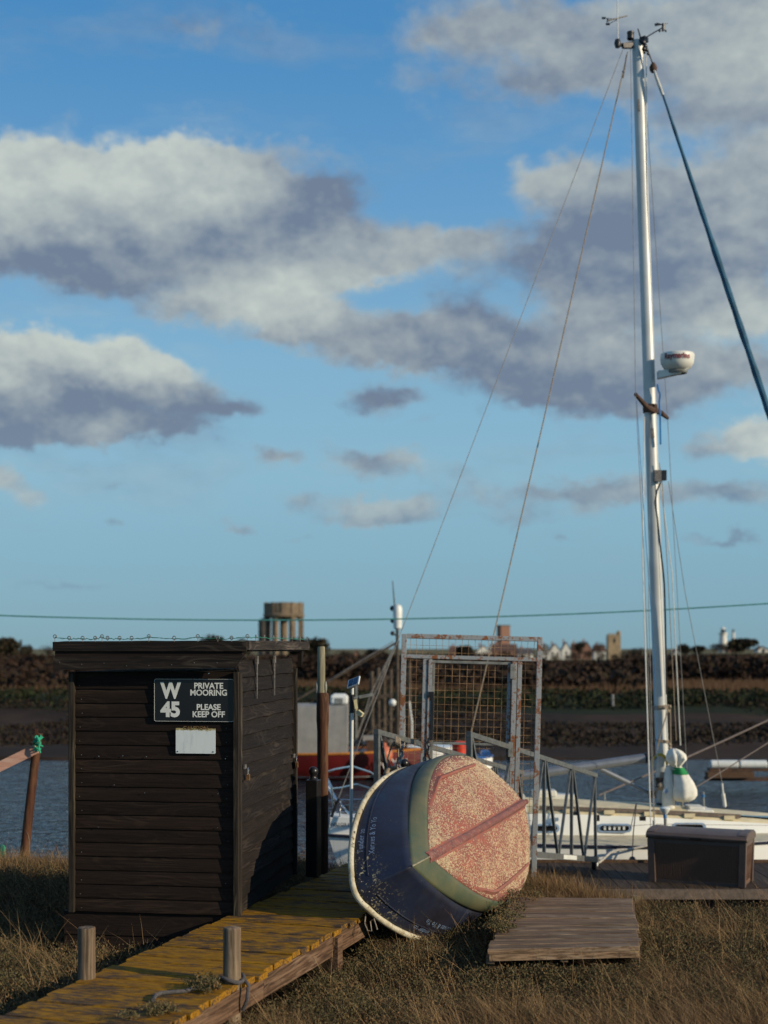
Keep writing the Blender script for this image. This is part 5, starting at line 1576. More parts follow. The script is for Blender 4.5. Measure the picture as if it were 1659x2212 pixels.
# ------------------------------------------------------------------ white yacht alongside the pontoon
YC = 18.05
yacht = thing('sailing_yacht', (3.5, YC, -1.35), 'white sailing yacht with tall aluminium mast moored behind the pontoon', 'yacht')
XS, XB = -0.68, 7.3
def half_beam(u):
    return 1.45 * (0.64 + 0.36 * math.sin(PI * min(1, u / 0.9))) * (1 - max(0, (u - 0.42) / 0.58) ** 2.1)
def sheer(u): return -0.565 + 0.085 * (1 - u) ** 3 + 0.20 * max(0, u - 0.45) ** 1.6
us = [i / 40 for i in range(41)]
def hull_row(u, sg, lo=0):
    b_ = half_beam(u); z1 = sheer(u); x = XS + (XB - XS) * u; rake = 0.0
    out_ = []
    for k, (fb, zz) in enumerate(((1.0, z1), (1.0, z1 - 0.10), (0.985, z1 - 0.35), (0.93, -1.25), (0.88, -1.36), (0.62, -1.62), (0.05, -1.85))):
        xx = x - (0.75 * max(0, (u - 0.8) / 0.2) + 0.0) * (z1 - zz) / 0.9 if u > 0.8 else x + 0.25 * (1 - u / 0.1) * (z1 - zz) / 0.8 if u < 0.1 else x
        out_.append(Vector((xx, YC + sg * b_ * fb, zz)))
    return out_
gh = G()
for sg in (-1, 1): gh.grid([hull_row(u, sg) for u in us])
st = hull_row(0, -1); st2 = hull_row(0, 1)
gh.grid([st, st2])
obj('hull', gh, 'gelcoat', yacht, smooth=40)
gb2 = G()
for sg in (-1, 1):
    gb2.tube([hull_row(u, sg)[0] + Vector((0, sg * 0.012, -0.02)) for u in us], 0.019, 6)
gb2.tube([st[0] + Vector((-0.02, 0, -0.02)), st2[0] + Vector((-0.02, 0, -0.02))], 0.02, 6)
obj('rubbing_strake', gb2, 'ink_dark', yacht)
gs3 = G()
for sg in (-1, 1):
    gs3.tube([hull_row(u, sg)[3] + Vector((0, sg * 0.006, 0.02)) for u in us[:-1]], 0.014, 5)
obj('boot_stripe', gs3, 'port_frame', yacht)
gd = G()
gd.grid([[hull_row(u, -1)[0], hull_row(u, -1)[0].lerp(hull_row(u, 1)[0], 0.25) + Vector((0, 0, 0.015)), hull_row(u, -1)[0].lerp(hull_row(u, 1)[0], 0.5) + Vector((0, 0, 0.04)), hull_row(u, -1)[0].lerp(hull_row(u, 1)[0], 0.75) + Vector((0, 0, 0.015)), hull_row(u, 1)[0]] for u in us])
obj('deck', gd, 'side_deck', yacht, smooth=40)
# coachroof
cx = [1.55, 1.75, 2.4, 3.2, 3.9, 4.6, 5.1, 5.35]
rows_ = []
for i, x in enumerate(cx):
    u = (x - XS) / (XB - XS)
    t_ = max(0, (x - 1.75) / 3.6)
    zt2 = -0.235 - 0.20 * t_ ** 1.5; hb = 0.70 - 0.34 * max(0, t_ - 0.25)
    zd = sheer(u) + 0.005
    if i == 0 or i == len(cx) - 1: zt2 = zd + 0.01
    crown = 0.085 * (1 - 0.6 * t_) if 0 < i < len(cx) - 1 else 0
    rows_.append([Vector((x, YC - hb - 0.02, zd)), Vector((x, YC - hb, zt2 - 0.03)), Vector((x, YC - hb + 0.03, zt2)), Vector((x, YC - hb * 0.5, zt2 + crown * 0.75)), Vector((x, YC, zt2 + crown)), Vector((x, YC + hb * 0.5, zt2 + crown * 0.75)), Vector((x, YC + hb - 0.03, zt2)), Vector((x, YC + hb, zt2 - 0.03)), Vector((x, YC + hb + 0.02, zd))])
side_ = G()
side_.grid([r_[:2] for r_ in rows_]); side_.grid([r_[-2:] for r_ in rows_])
cab = obj('cabin_side', side_, 'gelcoat', yacht, smooth=0)
top_ = G(); top_.grid([r_[1:-1] for r_ in rows_]); 
obj('cabin_top', top_, 'cream_deck', yacht, smooth=50)
for (px, w_) in ((1178, 58), (1328, 70), (1492, 70)):
    Yp = 17.33; c = at(px, 1789, Yp); k = Yp / F
    tt = (c.x - 1.75) / 3.6; hb = 0.70 - 0.34 * max(0, tt - 0.25)
    yy = YC - hb - 0.02
    def stad(w2, h2, y_):
        pts_ = []
        for k2 in range(8): a = -PI / 2 + PI * k2 / 7; pts_.append((c.x + w2 - h2 + math.cos(a) * h2, y_, c.z + math.sin(a) * h2))
        for k2 in range(8): a = PI / 2 + PI * k2 / 7; pts_.append((c.x - w2 + h2 + math.cos(a) * h2, y_, c.z + math.sin(a) * h2))
        return pts_
    fr = obj('portlight', G().prism(stad(w_ / 2 * k * 1.06, 9.5 * k, yy), (0, -0.012, 0)), 'port_frame', yacht, smooth=0)
    obj('pane', G().prism(stad(w_ / 2 * k * 0.88, 5.6 * k, yy - 0.008), (0, -0.010, 0)), 'port_glass', fr, smooth=0)
    if px == 1328:
        for j in range(5):
            obj('curtain_pleat', G().box((c.x - 0.12 + j * 0.058, yy - 0.0195, c.z), (0.026, 0.003, 7.5 * k)), 'white_plastic', fr, smooth=0)
gh2 = G()
hp = [Vector((x, YC - (0.70 - 0.34 * max(0, (x - 1.75) / 3.6 - 0.25)) + 0.04, -0.235 - 0.20 * max(0, (x - 1.75) / 3.6) ** 1.5 + 0.035)) for x in [1.9 + 0.25 * i for i in range(11)]]
for a, b_ in zip(hp, hp[1:]): gh2.bar(a, b_, 0.035, 0.045)
obj('grab_rail', gh2, 'teak_grey', yacht, smooth=0)
for i in (2, 4, 6, 8, 10):
    obj('rail_block', G().box(hp[i - 1] + Vector((0.1, -0.02, -0.03)), (0.13, 0.05, 0.05)), 'cream_deck', yacht, smooth=0)
# cockpit coaming with name
gcm = G()
cr = []
for i in range(12):
    x = XS + 0.03 + i * 0.19; u = (x - XS) / (XB - XS)
    b_ = half_beam(u) - 0.02
    cr.append([Vector((x, YC - b_, sheer(u))), Vector((x, YC - b_ + 0.02, -0.29)), Vector((x, YC - b_ + 0.10, -0.265)), Vector((x, YC - b_ + 0.30, -0.27)), Vector((x, YC - b_ + 0.32, sheer(u)))])
gcm.grid(cr); gcm.f.append((0, 1, 2, 3, 4))
obj('coaming', gcm, 'gelcoat', yacht, smooth=40)
nm_me = text_mesh('name_lettering', 'INDULGER 32', 0.062, 'ink_dark', 0.001, 0.0006)
no = bpy.data.objects.new('name_lettering', nm_me); COL.objects.link(no); no.parent = yacht
u_ = (xat(735, 17.1) - XS) / (XB - XS)
yy1 = YC - half_beam(0.01); yy2 = YC - half_beam(0.06)
no.matrix_local = WM[yacht.name].inverted() @ Matrix.Translation((xat(736, 17.12), YC - half_beam(u_) - 0.018 + 0.02, zat(1781, 17.12))) @ Matrix.Rotation(math.atan2(yy2 - yy1, 0.05 * (XB - XS)), 4, 'Z') @ Matrix.Rotation(R(86), 4, 'X') @ Matrix.Diagonal((0.66, 1, 1, 1))
# pushpit rails
pr = G()
def arcpts(l): return [at(px, py, Y_) for (px, py, Y_) in l]
pr.tube(arcpts([(722, 1756, 17.2), (716, 1700, 17.2), (706, 1680, 17.4), (704, 1668, 17.7), (722, 1662, 18.1), (760, 1655, 18.6), (800, 1668, 18.9), (830, 1690, 19.0)]), 0.013, 7)
pr.tube(arcpts([(706, 1690, 17.5), (724, 1722, 17.3), (745, 1748, 17.1), (765, 1770, 17.0)]), 0.012, 7)
pr.tube(arcpts([(698, 1690, 17.3), (712, 1704, 17.3), (735, 1702, 17.8), (770, 1694, 18.6), (810, 1706, 18.9), (840, 1724, 18.9)]), 0.012, 7)
pr.tube(arcpts([(700, 1690, 17.3), (720, 1720, 17.2), (744, 1745, 17.05)]), 0.011, 7)
pr.tube(arcpts([(705, 1730, 17.2), (740, 1728, 17.2), (790, 1727, 17.1)]), 0.009, 6)
pr.tube(arcpts([(702, 1752, 17.2), (740, 1754, 17.2), (790, 1755, 17.1)]), 0.007, 6)
pr.tube(arcpts([(734, 1766, 17.15), (735, 1730, 17.15)]), 0.010, 6)
obj('pushpit', pr, 'chrome', yacht)
obj('outboard_bracket', G().bar(at(716, 1765, 17.1), at(727, 1732, 17.1), 0.05, 0.035).bar(at(728, 1734, 17.1), at(732, 1724, 17.1), 0.07, 0.03), 'dark_metal', yacht, smooth=0)
obj('winch', G().lathe([(0.10, -0.27), (0.07, -0.22), (0.06, -0.16)], at(752, 1760, 17.35) * Vector((1, 1, 0)), 14) if False else G().lathe([(0.09, 0.0), (0.06, 0.04), (0.055, 0.10)], (xat(752, 17.4), 17.4, -0.27), 14), 'dark_metal', yacht)
# cockpit clutter seen behind the rails
obj('sprayhood', G().prism([(1.05, 17.35, -0.28), (1.75, 17.35, -0.26), (1.72, 17.35, -0.05), (1.25, 17.35, 0.02), (1.08, 17.35, -0.05)], (0, 1.4, 0)), 'bag_white', yacht, smooth=0)
obj('wheel_pod', G().box((0.35, 17.75, -0.2), (0.35, 0.4, 0.35)), 'gelcoat', yacht, smooth=0)
for (px, py, w_, h_) in ((1215, 1722, 0.36, 0.09), (1175, 1714, 0.30, 0.10)):
    bevel(obj('deck_bag', G().box(at(px, py, 18.3), (w_, 0.3, h_)), 'bag_white', yacht, smooth=0), 0.02)
# mast
MB_, MT_ = at(1434, 1737, 18.1), at(1377, 88, 18.1)
def mastp(t_): return MB_.lerp(MT_, t_)
def mast_at(py): return mastp((1737 - py) / (1737 - 88.0))
gmst = G(); mr = []
ptsm = [mastp(i / 12) for i in range(13)]
rows_m = []
for i, p in enumerate(ptsm):
    r_ = 0.083 - 0.011 * (i / 12)
    rows_m.append([p + Vector((math.cos(2 * PI * k / 24) * r_ * 1.0, math.sin(2 * PI * k / 24) * r_ * 0.8, 0)) for k in range(25)])
gmst.grid(rows_m); gmst.f.append(tuple(12 * 25 + k for k in range(24)))
mast = obj('mast', gmst, 'mast_alu', yacht, smooth=50)
obj('mast_step', G().lathe([(0.14, 0), (0.13, 0.05), (0.10, 0.12)], MB_ - Vector((0, 0, 0.1)), 16), 'dark_metal', yacht)
ge2 = G()
ge2.bar(at(1366, 93, 18.05), at(1333, 99, 18.0), 0.045, 0.03); ge2.bar(at(1366, 99, 18.05), at(1345, 99, 18.0), 0.05, 0.06)
ge2.bar(at(1385, 88, 18.05), at(1397, 84, 18.0), 0.09, 0.06)
ge2.lathe([(0.03, -0.05), (0.045, 0), (0.03, 0.05)], at(1334, 94, 18.0), 10)
obj('masthead_fitting', ge2, 'dark_metal', mast)
obj('vhf_aerial', G().tube([at(1335, 90, 18.0), at(1334, 40, 18.0), at(1333, -40, 18.0)], [0.008, 0.006, 0.004], 6), 'bag_white', mast)
obj('masthead_light', G().lathe([(0.035, 0), (0.045, 0.01), (0.042, 0.07), (0.047, 0.08), (0.045, 0.10), (0.02, 0.105)], at(1362, 86, 18.05), 14), 'dark_metal', mast)
obj('wind_arrow', G().bar(at(1312, 45, 18.0), at(1355, 34, 18.1), 0.012, 0.014).prism([tuple(at(1311, 38, 18.0)), tuple(at(1317, 44, 18.0)), tuple(at(1311, 48, 18.0))], (0, 0.02, 0)).bar(at(1334, 42, 18), at(1314, 52, 17.8), 0.008, 0.008).bar(at(1334, 42, 18), at(1303, 39, 18.4), 0.008, 0.008).box(at(1313, 52, 17.8), (0.05, 0.02, 0.02)).box(at(1304, 39, 18.4), (0.05, 0.02, 0.02)), 'dark_metal', mast, smooth=0)
an = obj('wind_sensor', G().tube([at(1390, 84, 18.0), at(1432, 59, 17.9)], 0.007, 6).lathe([(0.02, -0.04), (0.022, 0.04)], at(1433, 58, 17.9), 8), 'dark_metal', mast)
obj('vane', G().prism([tuple(at(1430, 53, 17.9)), tuple(at(1415, 56, 17.9)), tuple(at(1414, 51, 17.9)), tuple(at(1420, 49, 17.9)), tuple(at(1430, 52, 17.9)), tuple(at(1443, 50, 17.9))], (0, 0.012, 0)), 'dark_metal', an, smooth=0)
gcu = G()
for (px, py) in ((1425, 67), (1438, 67), (1432, 66)):
    gcu.ball(at(px, py, 17.9), 0.014, 8); gcu.tube([at(1433, 62, 17.9), at(px, py, 17.9)], 0.003, 4)
obj('anemometer_cups', gcu, 'dark_metal', an)
obj('aerial_stub', G().tube([at(1385, 86, 18.05), at(1378, 62, 18.05)], [0.010, 0.007], 6), 'dark_metal', mast)
gblk = G()
for (px, py, r_) in ((1390, 92, 0.035), (1394, 100, 0.03), (1391, 106, 0.03), (1397, 108, 0.024), (1400, 116, 0.02), (1392, 113, 0.02)):
    gblk.ball(at(px, py, 17.98), r_, 8)
obj('halyard_blocks', gblk, 'dark_metal', mast)
# spreaders
obj('spreader', G().tube([at(1412, 887, 18.05), at(1398, 880, 17.7), at(1373, 852, 16.95)], [0.045, 0.034, 0.022], 8), 'rust_brown', yacht)
obj('spreader', G().tube([at(1412, 885, 18.1), at(1428, 892, 18.6), at(1442, 903, 19.2)], [0.045, 0.034, 0.022], 8), 'rust_brown', yacht)
obj('spreader_collar', G().lathe([(0.092, -0.05), (0.095, 0), (0.092, 0.05)], mast_at(883), 18), 'rust_brown', yacht)
# radar
rd = obj('radar_dome', G().lathe([(0.10, -0.155), (0.17, -0.12), (0.205, -0.06), (0.212, 0.0), (0.215, 0.045), (0.205, 0.062), (0.12, 0.072), (0.005, 0.075)], at(1463, 775, 17.9), 32), 'radar_white', yacht)
obj('bracket', G().prism([tuple(at(1423, 800, 17.9)), tuple(at(1490, 795, 17.8)), tuple(at(1470, 806, 17.8)), tuple(at(1424, 816, 17.9))], (0, 0.14, 0)), 'radar_white', rd, smooth=0)
obj('scanner_base', G().lathe([(0.12, -0.185), (0.13, -0.165), (0.12, -0.15)], at(1463, 775, 17.9), 20), 'galv_post', rd)
tm = text_mesh('radar_lettering', 'Raymarine', 0.098, 'radar_text', 0.0, 0.0032)
cR = at(1463, 775, 17.9)
for v_ in tm.vertices:
    a = (v_.co.x * 0.82 - 0.045) / 0.215
    rr_ = 0.2175
    v_.co = Vector((cR.x + math.sin(a) * rr_, cR.y - math.cos(a) * rr_, cR.z + 0.002 + v_.co.y)) - Vector(WM[yacht.name].translation)
to_ = bpy.data.objects.new('lettering', tm); COL.objects.link(to_); to_.parent = rd
# deck light
obj('steaming_light', G().box(at(1421, 1028, 17.98), (0.095, 0.08, 0.14)), 'hinge_metal', mast, smooth=0)
obj('steaming_light_lens', G().box(at(1434, 1027, 17.98), (0.055, 0.09, 0.125)), 'dark_metal', mast, smooth=0)
obj('mast_cable', G().tube([at(1427, 1042, 17.98), at(1419, 1060, 17.97), at(1415, 1085, 17.96), at(1420, 1120, 17.95), at(1425, 1170, 17.95), at(1432, 1230, 17.96), at(1435, 1262, 17.97), at(1437, 1330, 17.98), at(1440, 1500, 18.0)], 0.011, 6), 'dark_metal', yacht)
obj('halyard_exit', G().bar(at(1409, 925, 17.99), at(1411, 946, 17.99), 0.03, 0.02), 'hinge_metal', yacht, smooth=0)
obj('halyard_exit', G().bar(at(1379, 215, 18.0), at(1380, 240, 18.0), 0.025, 0.02), 'hinge_metal', yacht, smooth=0)
# standing rigging
def line(name, pts_, r_, mt='wire_rope', par=yacht, n=5): return obj(name, G().tube(pts_, r_, n), mt, par)
line('shroud', [at(1362, 104, 18.05), at(1373, 852, 16.95), at(1391, 1200, 16.75), at(1413, 1790, 16.62)], 0.0042)
line('shroud', [at(1388, 110, 18.1), at(1442, 903, 19.2), at(1481, 1610, 19.3), at(1488, 1740, 19.35)], 0.0042)
line('lower_shroud', [at(1406, 895, 18.05), at(1401, 1300, 17.3), at(1414, 1790, 16.66)], 0.0042)
line('lower_shroud', [at(1392, 900, 18.05), at(1388, 1200, 17.4), at(1406, 1790, 16.66)], 0.008, 'bag_white')
line('lower_shroud', [at(1444, 1040, 18.1), at(1480, 1280, 18.3), at(1560, 1692, 18.6)], 0.0042)
line('halyard', [at(1396, 120, 18.05), at(1398, 420, 18.05), at(1421, 1000, 18.08), at(1452, 1240, 18.1), at(1470, 1610, 18.15)], 0.007, 'bag_white')
line('halyard', [at(1424, 1000, 18.0), at(1430, 1040, 18.0), at(1442, 1230, 18.0), at(1461, 1600, 18.0)], 0.005, 'rope_tan')
line('burgee_halyard', [at(1375, 865, 17.0), at(1394, 1150, 17.2), at(1412, 1400, 17.4), at(1420, 1650, 17.6)], 0.0035, 'tape_blue')
line('flag_line', [at(1420, 830, 17.98), at(1422, 842, 17.98), at(1426, 852, 17.98), at(1424, 870, 17.98), at(1426, 905, 17.98), at(1427, 960, 18)], 0.012, 'tape_blue')
line('topping_lift', [at(1356, 112, 18.0), at(1342, 172, 18.0), at(1175, 905, 17.9), at(992, 1692, 17.8)], 0.0085, 'rope_tan')
obj('topping_lift_block', G().ball(at(1347, 155, 18), 0.018, 8).tube([at(1354, 118, 18.0), at(1346, 168, 18.0)], 0.010, 6), 'hinge_metal', yacht)
line('backstay', [at(1345, 108, 18.0), at(874, 1345, 17.3), at(717, 1762, 17.2)], 0.0048)
for (px, pa, pb, Y_) in ((1414, 1788, 1812, 16.6),):
    obj('turnbuckle', G().tube([at(px - 1, pa - 16, Y_), at(px, pa, Y_)], 0.02, 8), 'bag_white', yacht)
    obj('turnbuckle_tape', G().tube([at(px, pa, Y_), at(px + 1, pa + 8, Y_)], 0.017, 8).tube([at(px + 1, pa + 14, Y_), at(px + 2, pa + 20, Y_)], 0.017, 8), 'tape_blue', yacht)
obj('turnbuckle', G().tube([at(1560, 1692, 18.6), at(1562, 1714, 18.6)], 0.011, 8).tube([at(1562, 1714, 18.6), at(1566, 1742, 18.6)], 0.024, 8).tube([at(1566, 1742, 18.6), at(1568, 1756, 18.6)], 0.012, 8), 'bag_white', yacht)
obj('turnbuckle_hook', G().tube([at(1550, 1757, 18.5), at(1558, 1748, 18.5), at(1567, 1746, 18.55), at(1570, 1758, 18.6)], 0.014, 6), 'dark_metal', yacht)
# forestay with furled blue sail
fs = [at(1389, 92, 18.0), at(1399, 108, 18.0), at(1409, 135, 18.0)]
line('forestay', fs, 0.010, 'hinge_metal')
obj('furler_block', G().lathe([(0.014, 0.07), (0.03, 0.05), (0.05, 0.01), (0.045, -0.03), (0.02, -0.06)], at(1411, 147, 18.0), 10), 'rust_brown', yacht)
nfs = 60; fp_ = []; fr_ = []
for i in range(nfs + 1):
    t_ = i / nfs
    px = 1418 + (1659 - 1418) * 0 ; 
    p0 = at(1421, 172, 18.0); p1 = Vector((xat(1659, 18.0), 18.0, zat(885, 18.0))); p2 = at(1950, 1756, 18.0)
    p = p0.lerp(p1, t_ / 0.45) if t_ < 0.45 else p1.lerp(p2, (t_ - 0.45) / 0.55)
    fp_.append(p); w_ = 0.012 + 0.024 * min(1, t_ / 0.25) + 0.014 * t_
    fr_.append(w_ * (1 + 0.10 * math.sin(i * 1.9) + 0.05 * math.sin(i * 5.1)))
obj('furled_sail', G().tube(fp_, fr_, 10), 'sail_blue', yacht)
obj('furled_sail_head', G().tube([at(1413, 152, 17.97), at(1417, 165, 17.97), at(1424, 184, 17.97), at(1432, 206, 17.97)], [0.014, 0.020, 0.022, 0.020], 8), 'sail_white', yacht)
# boom and vang
obj('boom', G().tube([at(985, 1695, 17.75), at(1150, 1672, 17.9), at(1392, 1638, 18.05)], 0.062, 16), 'boom_alu', yacht)
obj('boom_end_cap', G().tube([at(1392, 1638, 18.05), at(1398, 1637, 18.06)], 0.067, 16), 'dark_metal', yacht)
obj('gooseneck', G().tube([at(1397, 1637, 18.06), at(1432, 1634, 18.1)], 0.02, 8), 'dark_metal', yacht)
obj('vang', G().tube([at(1296, 1661, 18.0), at(1360, 1692, 18.03)], 0.034, 12).tube([at(1360, 1692, 18.03), at(1412, 1718, 18.05)], 0.022, 10), 'boom_alu', yacht)
# ropes round the mast
gl2 = G()
def wrap(py, n, r0, tilt=0.0):
    c = mast_at(py)
    for k in range(n):
        cc = c + Vector((0, 0, 0.02 * k))
        gl2.tube([cc + Vector((math.cos(a) * (r0 + 0.004 * k), math.sin(a) * (r0 * 0.86), tilt * math.cos(a))) for a in [2 * PI * j / 16 for j in range(16)]], 0.008, 5, closed=True)
wrap(1531, 3, 0.092, 0.01); wrap(1602, 2, 0.093, -0.01)
for (px, py) in ((1447, 1526), (1444, 1536), (1446, 1608), (1447, 1616)): gl2.ball(at(px, py, 17.97), 0.022, 8)
gl2.tube([at(1444, 1530, 17.95), at(1426, 1590, 17.95), at(1414, 1640, 17.95)], 0.008, 5)
gl2.tube([at(1448, 1530, 17.98), at(1449, 1600, 17.98), at(1452, 1650, 17.98)], 0.008, 5)
gl2.tube([at(1405, 1688, 17.9), at(1408, 1660, 17.9), at(1402, 1690, 17.9)], 0.006, 5)
obj('mast_lashing', gl2, 'rope_tan', yacht)
gy = G()
for k in range(3):
    gy.tube([at(1426 + 16 * math.cos(a) - k, 1648 + 20 * math.sin(a) + k * 2, 17.93) for a in [R(-200 + 240 * j / 12) for j in range(13)]], 0.008, 5)
obj('yellow_coil', gy, 'rope_yellow', yacht)
gy = G()
for k in range(5):
    gy.tube([at(1436 - 2 * k, 1668, 17.9), at(1430 - 2 * k, 1685 + 3 * k, 17.88), at(1421 - k, 1705 + 3 * k, 17.9)], 0.009, 5)
gy.ball(at(1427, 1697, 17.9), 0.06, 10)
obj('rope_tail', gy, 'rope_tan', yacht)
obj('winch', G().lathe([(0.05, -0.06), (0.04, 0), (0.055, 0.06)], at(1424, 1690, 17.9), 12).lathe([(0.05, -0.04), (0.04, 0), (0.05, 0.05)], at(1408, 1716, 17.9), 12), 'dark_metal', yacht)
# small white bag with badge on the mast foot, hatch, stanchions
obj('winch_cover', G().lathe([(0.075, -0.26), (0.085, -0.10), (0.08, 0.10), (0.05, 0.26), (0.02, 0.33)], at(1444, 1710, 17.9), 14), 'bag_white', yacht)
bd = at(1440, 1709, 17.8)
obj('badge', G().lathe([(0.03, 0), (0.03, 0.003)], bd + Vector((-0.01, 0.012, 0)), 16, Matrix.Rotation(PI / 2, 3, 'X')), 'port_frame', yacht)
hx = at(1505, 1752, 17.95)
bevel(obj('deck_hatch', G().box(hx, (0.34, 0.42, 0.07)).box(hx + Vector((-0.03, 0, 0.05)), (0.2, 0.3, 0.04)), 'bag_white', yacht, smooth=0), 0.015)
obj('foredeck_hatch', G().box(at(1622, 1762, 17.9), (0.6, 0.5, 0.03), Matrix.Rotation(R(4), 3, 'Y')), 'port_glass', yacht, smooth=0)
for (px, p0, p1, Y_) in ((1474, 1718, 1752, 18.2), (1520, 1710, 1745, 18.8), (1306, 1712, 1740, 18.9)):
    obj('stanchion', G().tube([at(px, p1, Y_), at(px - 1, p0, Y_)], 0.017, 7), 'galv_post', yacht)
obj('stanchion_tape', G().tube([at(1519, 1722, 18.79), at(1519, 1716, 18.79)], 0.023, 8), 'tape_blue', yacht)
obj('mast_hoop', G().tube([at(1446, 1705, 17.95), at(1447, 1728, 17.95), at(1452, 1743, 17.95), at(1466, 1755, 17.95)], 0.012, 7), 'chrome', yacht)
for px in (1246, 1308): pass
line('guard_wire', [at(1290, 1789, 16.62), at(1420, 1780, 16.6), at(1659, 1783, 16.8), at(1800, 1780, 17.2)], 0.0035)
# fender lines on the near side
gfl = G().tube([at(1375, 1735, 16.75), at(1368, 1800, 16.55), at(1366, 1855, 16.5)], 0.007, 5).tube([at(1374, 1735, 16.75), at(1362, 1790, 16.6)], 0.005, 5)
gfl.ball(at(1366, 1857, 16.5), 0.04, 8)
obj('fender_line', gfl, 'rope_grey', yacht)
obj('fairlead', G().box(at(1291, 1767, 16.7), (0.04, 0.05, 0.07)).box(at(1243, 1757, 17.2), (0.08, 0.06, 0.04)).box(at(1388, 1768, 16.9), (0.07, 0.05, 0.05)), 'dark_metal', yacht, smooth=0)

# sail bag hanging on the front of the mast
def blob(rows_spec, n=24, seed=0, wr=0.06):
    """rows: (px,py,Y,rx_px,ry_m); a sack with folds"""
    gp = G(); rr_ = []
    for i, (px, py, Y_, rx, ry) in enumerate(rows_spec):
        c = at(px, py, Y_); k = Y_ / F; row = []
        for j in range(n + 1):
            a = 2 * PI * j / n
            w_ = 1 + wr * math.sin(a * 7 + 0.3 * i + seed) * (0.4 + 0.6 * mnoise.noise(Vector((math.cos(a) * 1.3, math.sin(a) * 1.3, i * 0.35 + seed))))
            row.append(c + Vector((math.cos(a) * rx * k * w_, math.sin(a) * ry * w_, 0)))
        rr_.append(row)
    gp.grid(rr_)
    gp.f.append(tuple(range(n))); gp.f.append(tuple((len(rr_) - 1) * (n + 1) + k for k in range(n)))
    return gp
bag = thing('sail_bag', at(1476, 1730, 17.85), 'white sail bag with green band hanging at the foot of the yacht mast', 'bag')
body_rows = [(1466, 1656, 17.85, 7, 0.05), (1467, 1662, 17.85, 12, 0.08), (1471, 1674, 17.85, 17, 0.11), (1476, 1690, 17.85, 22, 0.14), (1478, 1706, 17.85, 26, 0.16), (1478, 1718, 17.85, 26.5, 0.16), (1477, 1726, 17.85, 23, 0.14), (1476, 1731, 17.85, 14, 0.08)]
obj('sack', blob(body_rows, wr=0.16), 'bag_white', bag, smooth=80)
band_rows = [(1466.5, 1657.5, 17.85, 9.5, 0.07), (1468, 1664, 17.85, 13.6, 0.092), (1470.5, 1672, 17.85, 16.9, 0.115)]
obj('green_band', blob(band_rows, wr=0.16), 'bag_green', bag, smooth=80)
obj('bunched_top', blob([(1462, 1657, 17.85, 7, 0.05), (1460, 1650, 17.84, 14, 0.09), (1461, 1640, 17.84, 20, 0.12), (1460, 1630, 17.84, 19, 0.12), (1457, 1622, 17.85, 14, 0.09), (1455, 1617, 17.85, 5, 0.04)], seed=2, wr=0.5), 'bag_white', bag, smooth=80)

# mooring ropes
single('mooring_rope', G().tube(catenary(at(1293, 1718, 19.2), at(1800, 1488, 20.3), 0.03), 0.014, 7), 'mooring_fibre', 'thick grey mooring rope rising past the sail bag to the right edge', 'rope')
single('mooring_line', G().tube(catenary(at(1500, 1702, 19.5), at(1800, 1512, 20.3), 0.02), 0.009, 7), 'mooring_fibre', 'thinner mooring line slanting down behind the yacht at the right edge', 'rope')
single('mooring_stake', G().tube([(6.41, 20.38, -2.0), (6.41, 20.38, 1.4)], 0.09, 12), 'pile_wood', 'brown pile beyond the right edge holding both mooring ropes of the yacht', 'pile', (6.41, 20.38, -1.9))
single('deck_rope', G().tube([at(1293, 1864, 16.35), at(1303, 1856, 16.4), at(1318, 1842, 16.45), at(1335, 1836, 16.5), at(1365, 1834, 16.5), at(1400, 1826, 16.5), at(1420, 1818, 16.55)], 0.014, 7), 'rope_white', 'white braided rope running from the gangway foot along the yacht side', 'rope')

# ------------------------------------------------------------------ far moorings
def small_boat(name, label, px0, px1, py_s, Y, hull_mt, cat='boat', beam=1.5, trim=None, bow=1, bot=None):
    x0, x1 = xat(px0, Y), xat(px1, Y); zs = zat(py_s, Y); L = x1 - x0
    th = thing(name, ((x0 + x1) / 2, Y, -1.35), label, cat)
    rows_ = []
    for i in range(17):
        u = i / 16; ub = u if bow > 0 else 1 - u
        b_ = beam / 2 * (1 - max(0, (ub - 0.45) / 0.55) ** 2.2) * (0.82 + 0.18 * min(1, ub * 3))
        z1 = zs + 0.10 * max(0, ub - 0.4) ** 1.3 * L * 0.25
        x = x0 + L * u
        rows_.append([Vector((x, Y - b_, z1)), Vector((x, Y - b_ * 0.96, (z1 - 1.2) / 2 - 0.1)), Vector((x, Y - b_ * 0.85, -1.2)), Vector((x, Y - b_ * 0.8, -1.28)), Vector((x, Y - b_ * 0.3, -1.55)), Vector((x, Y + b_ * 0.3, -1.55)), Vector((x, Y + b_ * 0.8, -1.28)), Vector((x, Y + b_ * 0.85, -1.2)), Vector((x, Y + b_ * 0.96, (z1 - 1.2) / 2 - 0.1)), Vector((x, Y + b_, z1)), Vector((x, Y + b_ * 0.4, z1 - 0.03)), Vector((x, Y - b_ * 0.4, z1 - 0.03)), Vector((x, Y - b_, z1))])
    gp = G().grid(rows_); gp.f.append(tuple(range(12))); gp.f.append(tuple(16 * 13 + k for k in range(12)))
    obj('hull', gp, hull_mt, th, smooth=40)
    if trim:
        gt2 = G().tube([r_[0] for r_ in rows_], 0.03, 6); gt2.tube([r_[9] for r_ in rows_], 0.03, 6)
        obj('gunwale', gt2, trim, th)
    if bot:
        gt3 = G()
        for r_ in rows_[:-1]: pass
        gt3.grid([[r_[2] + Vector((0, -0.012, -0.05)), r_[3] + Vector((0, -0.012, 0))] for r_ in rows_])
        obj('boot_top', gt3, bot, th, smooth=0)
    return th, rows_
Y = 34.0
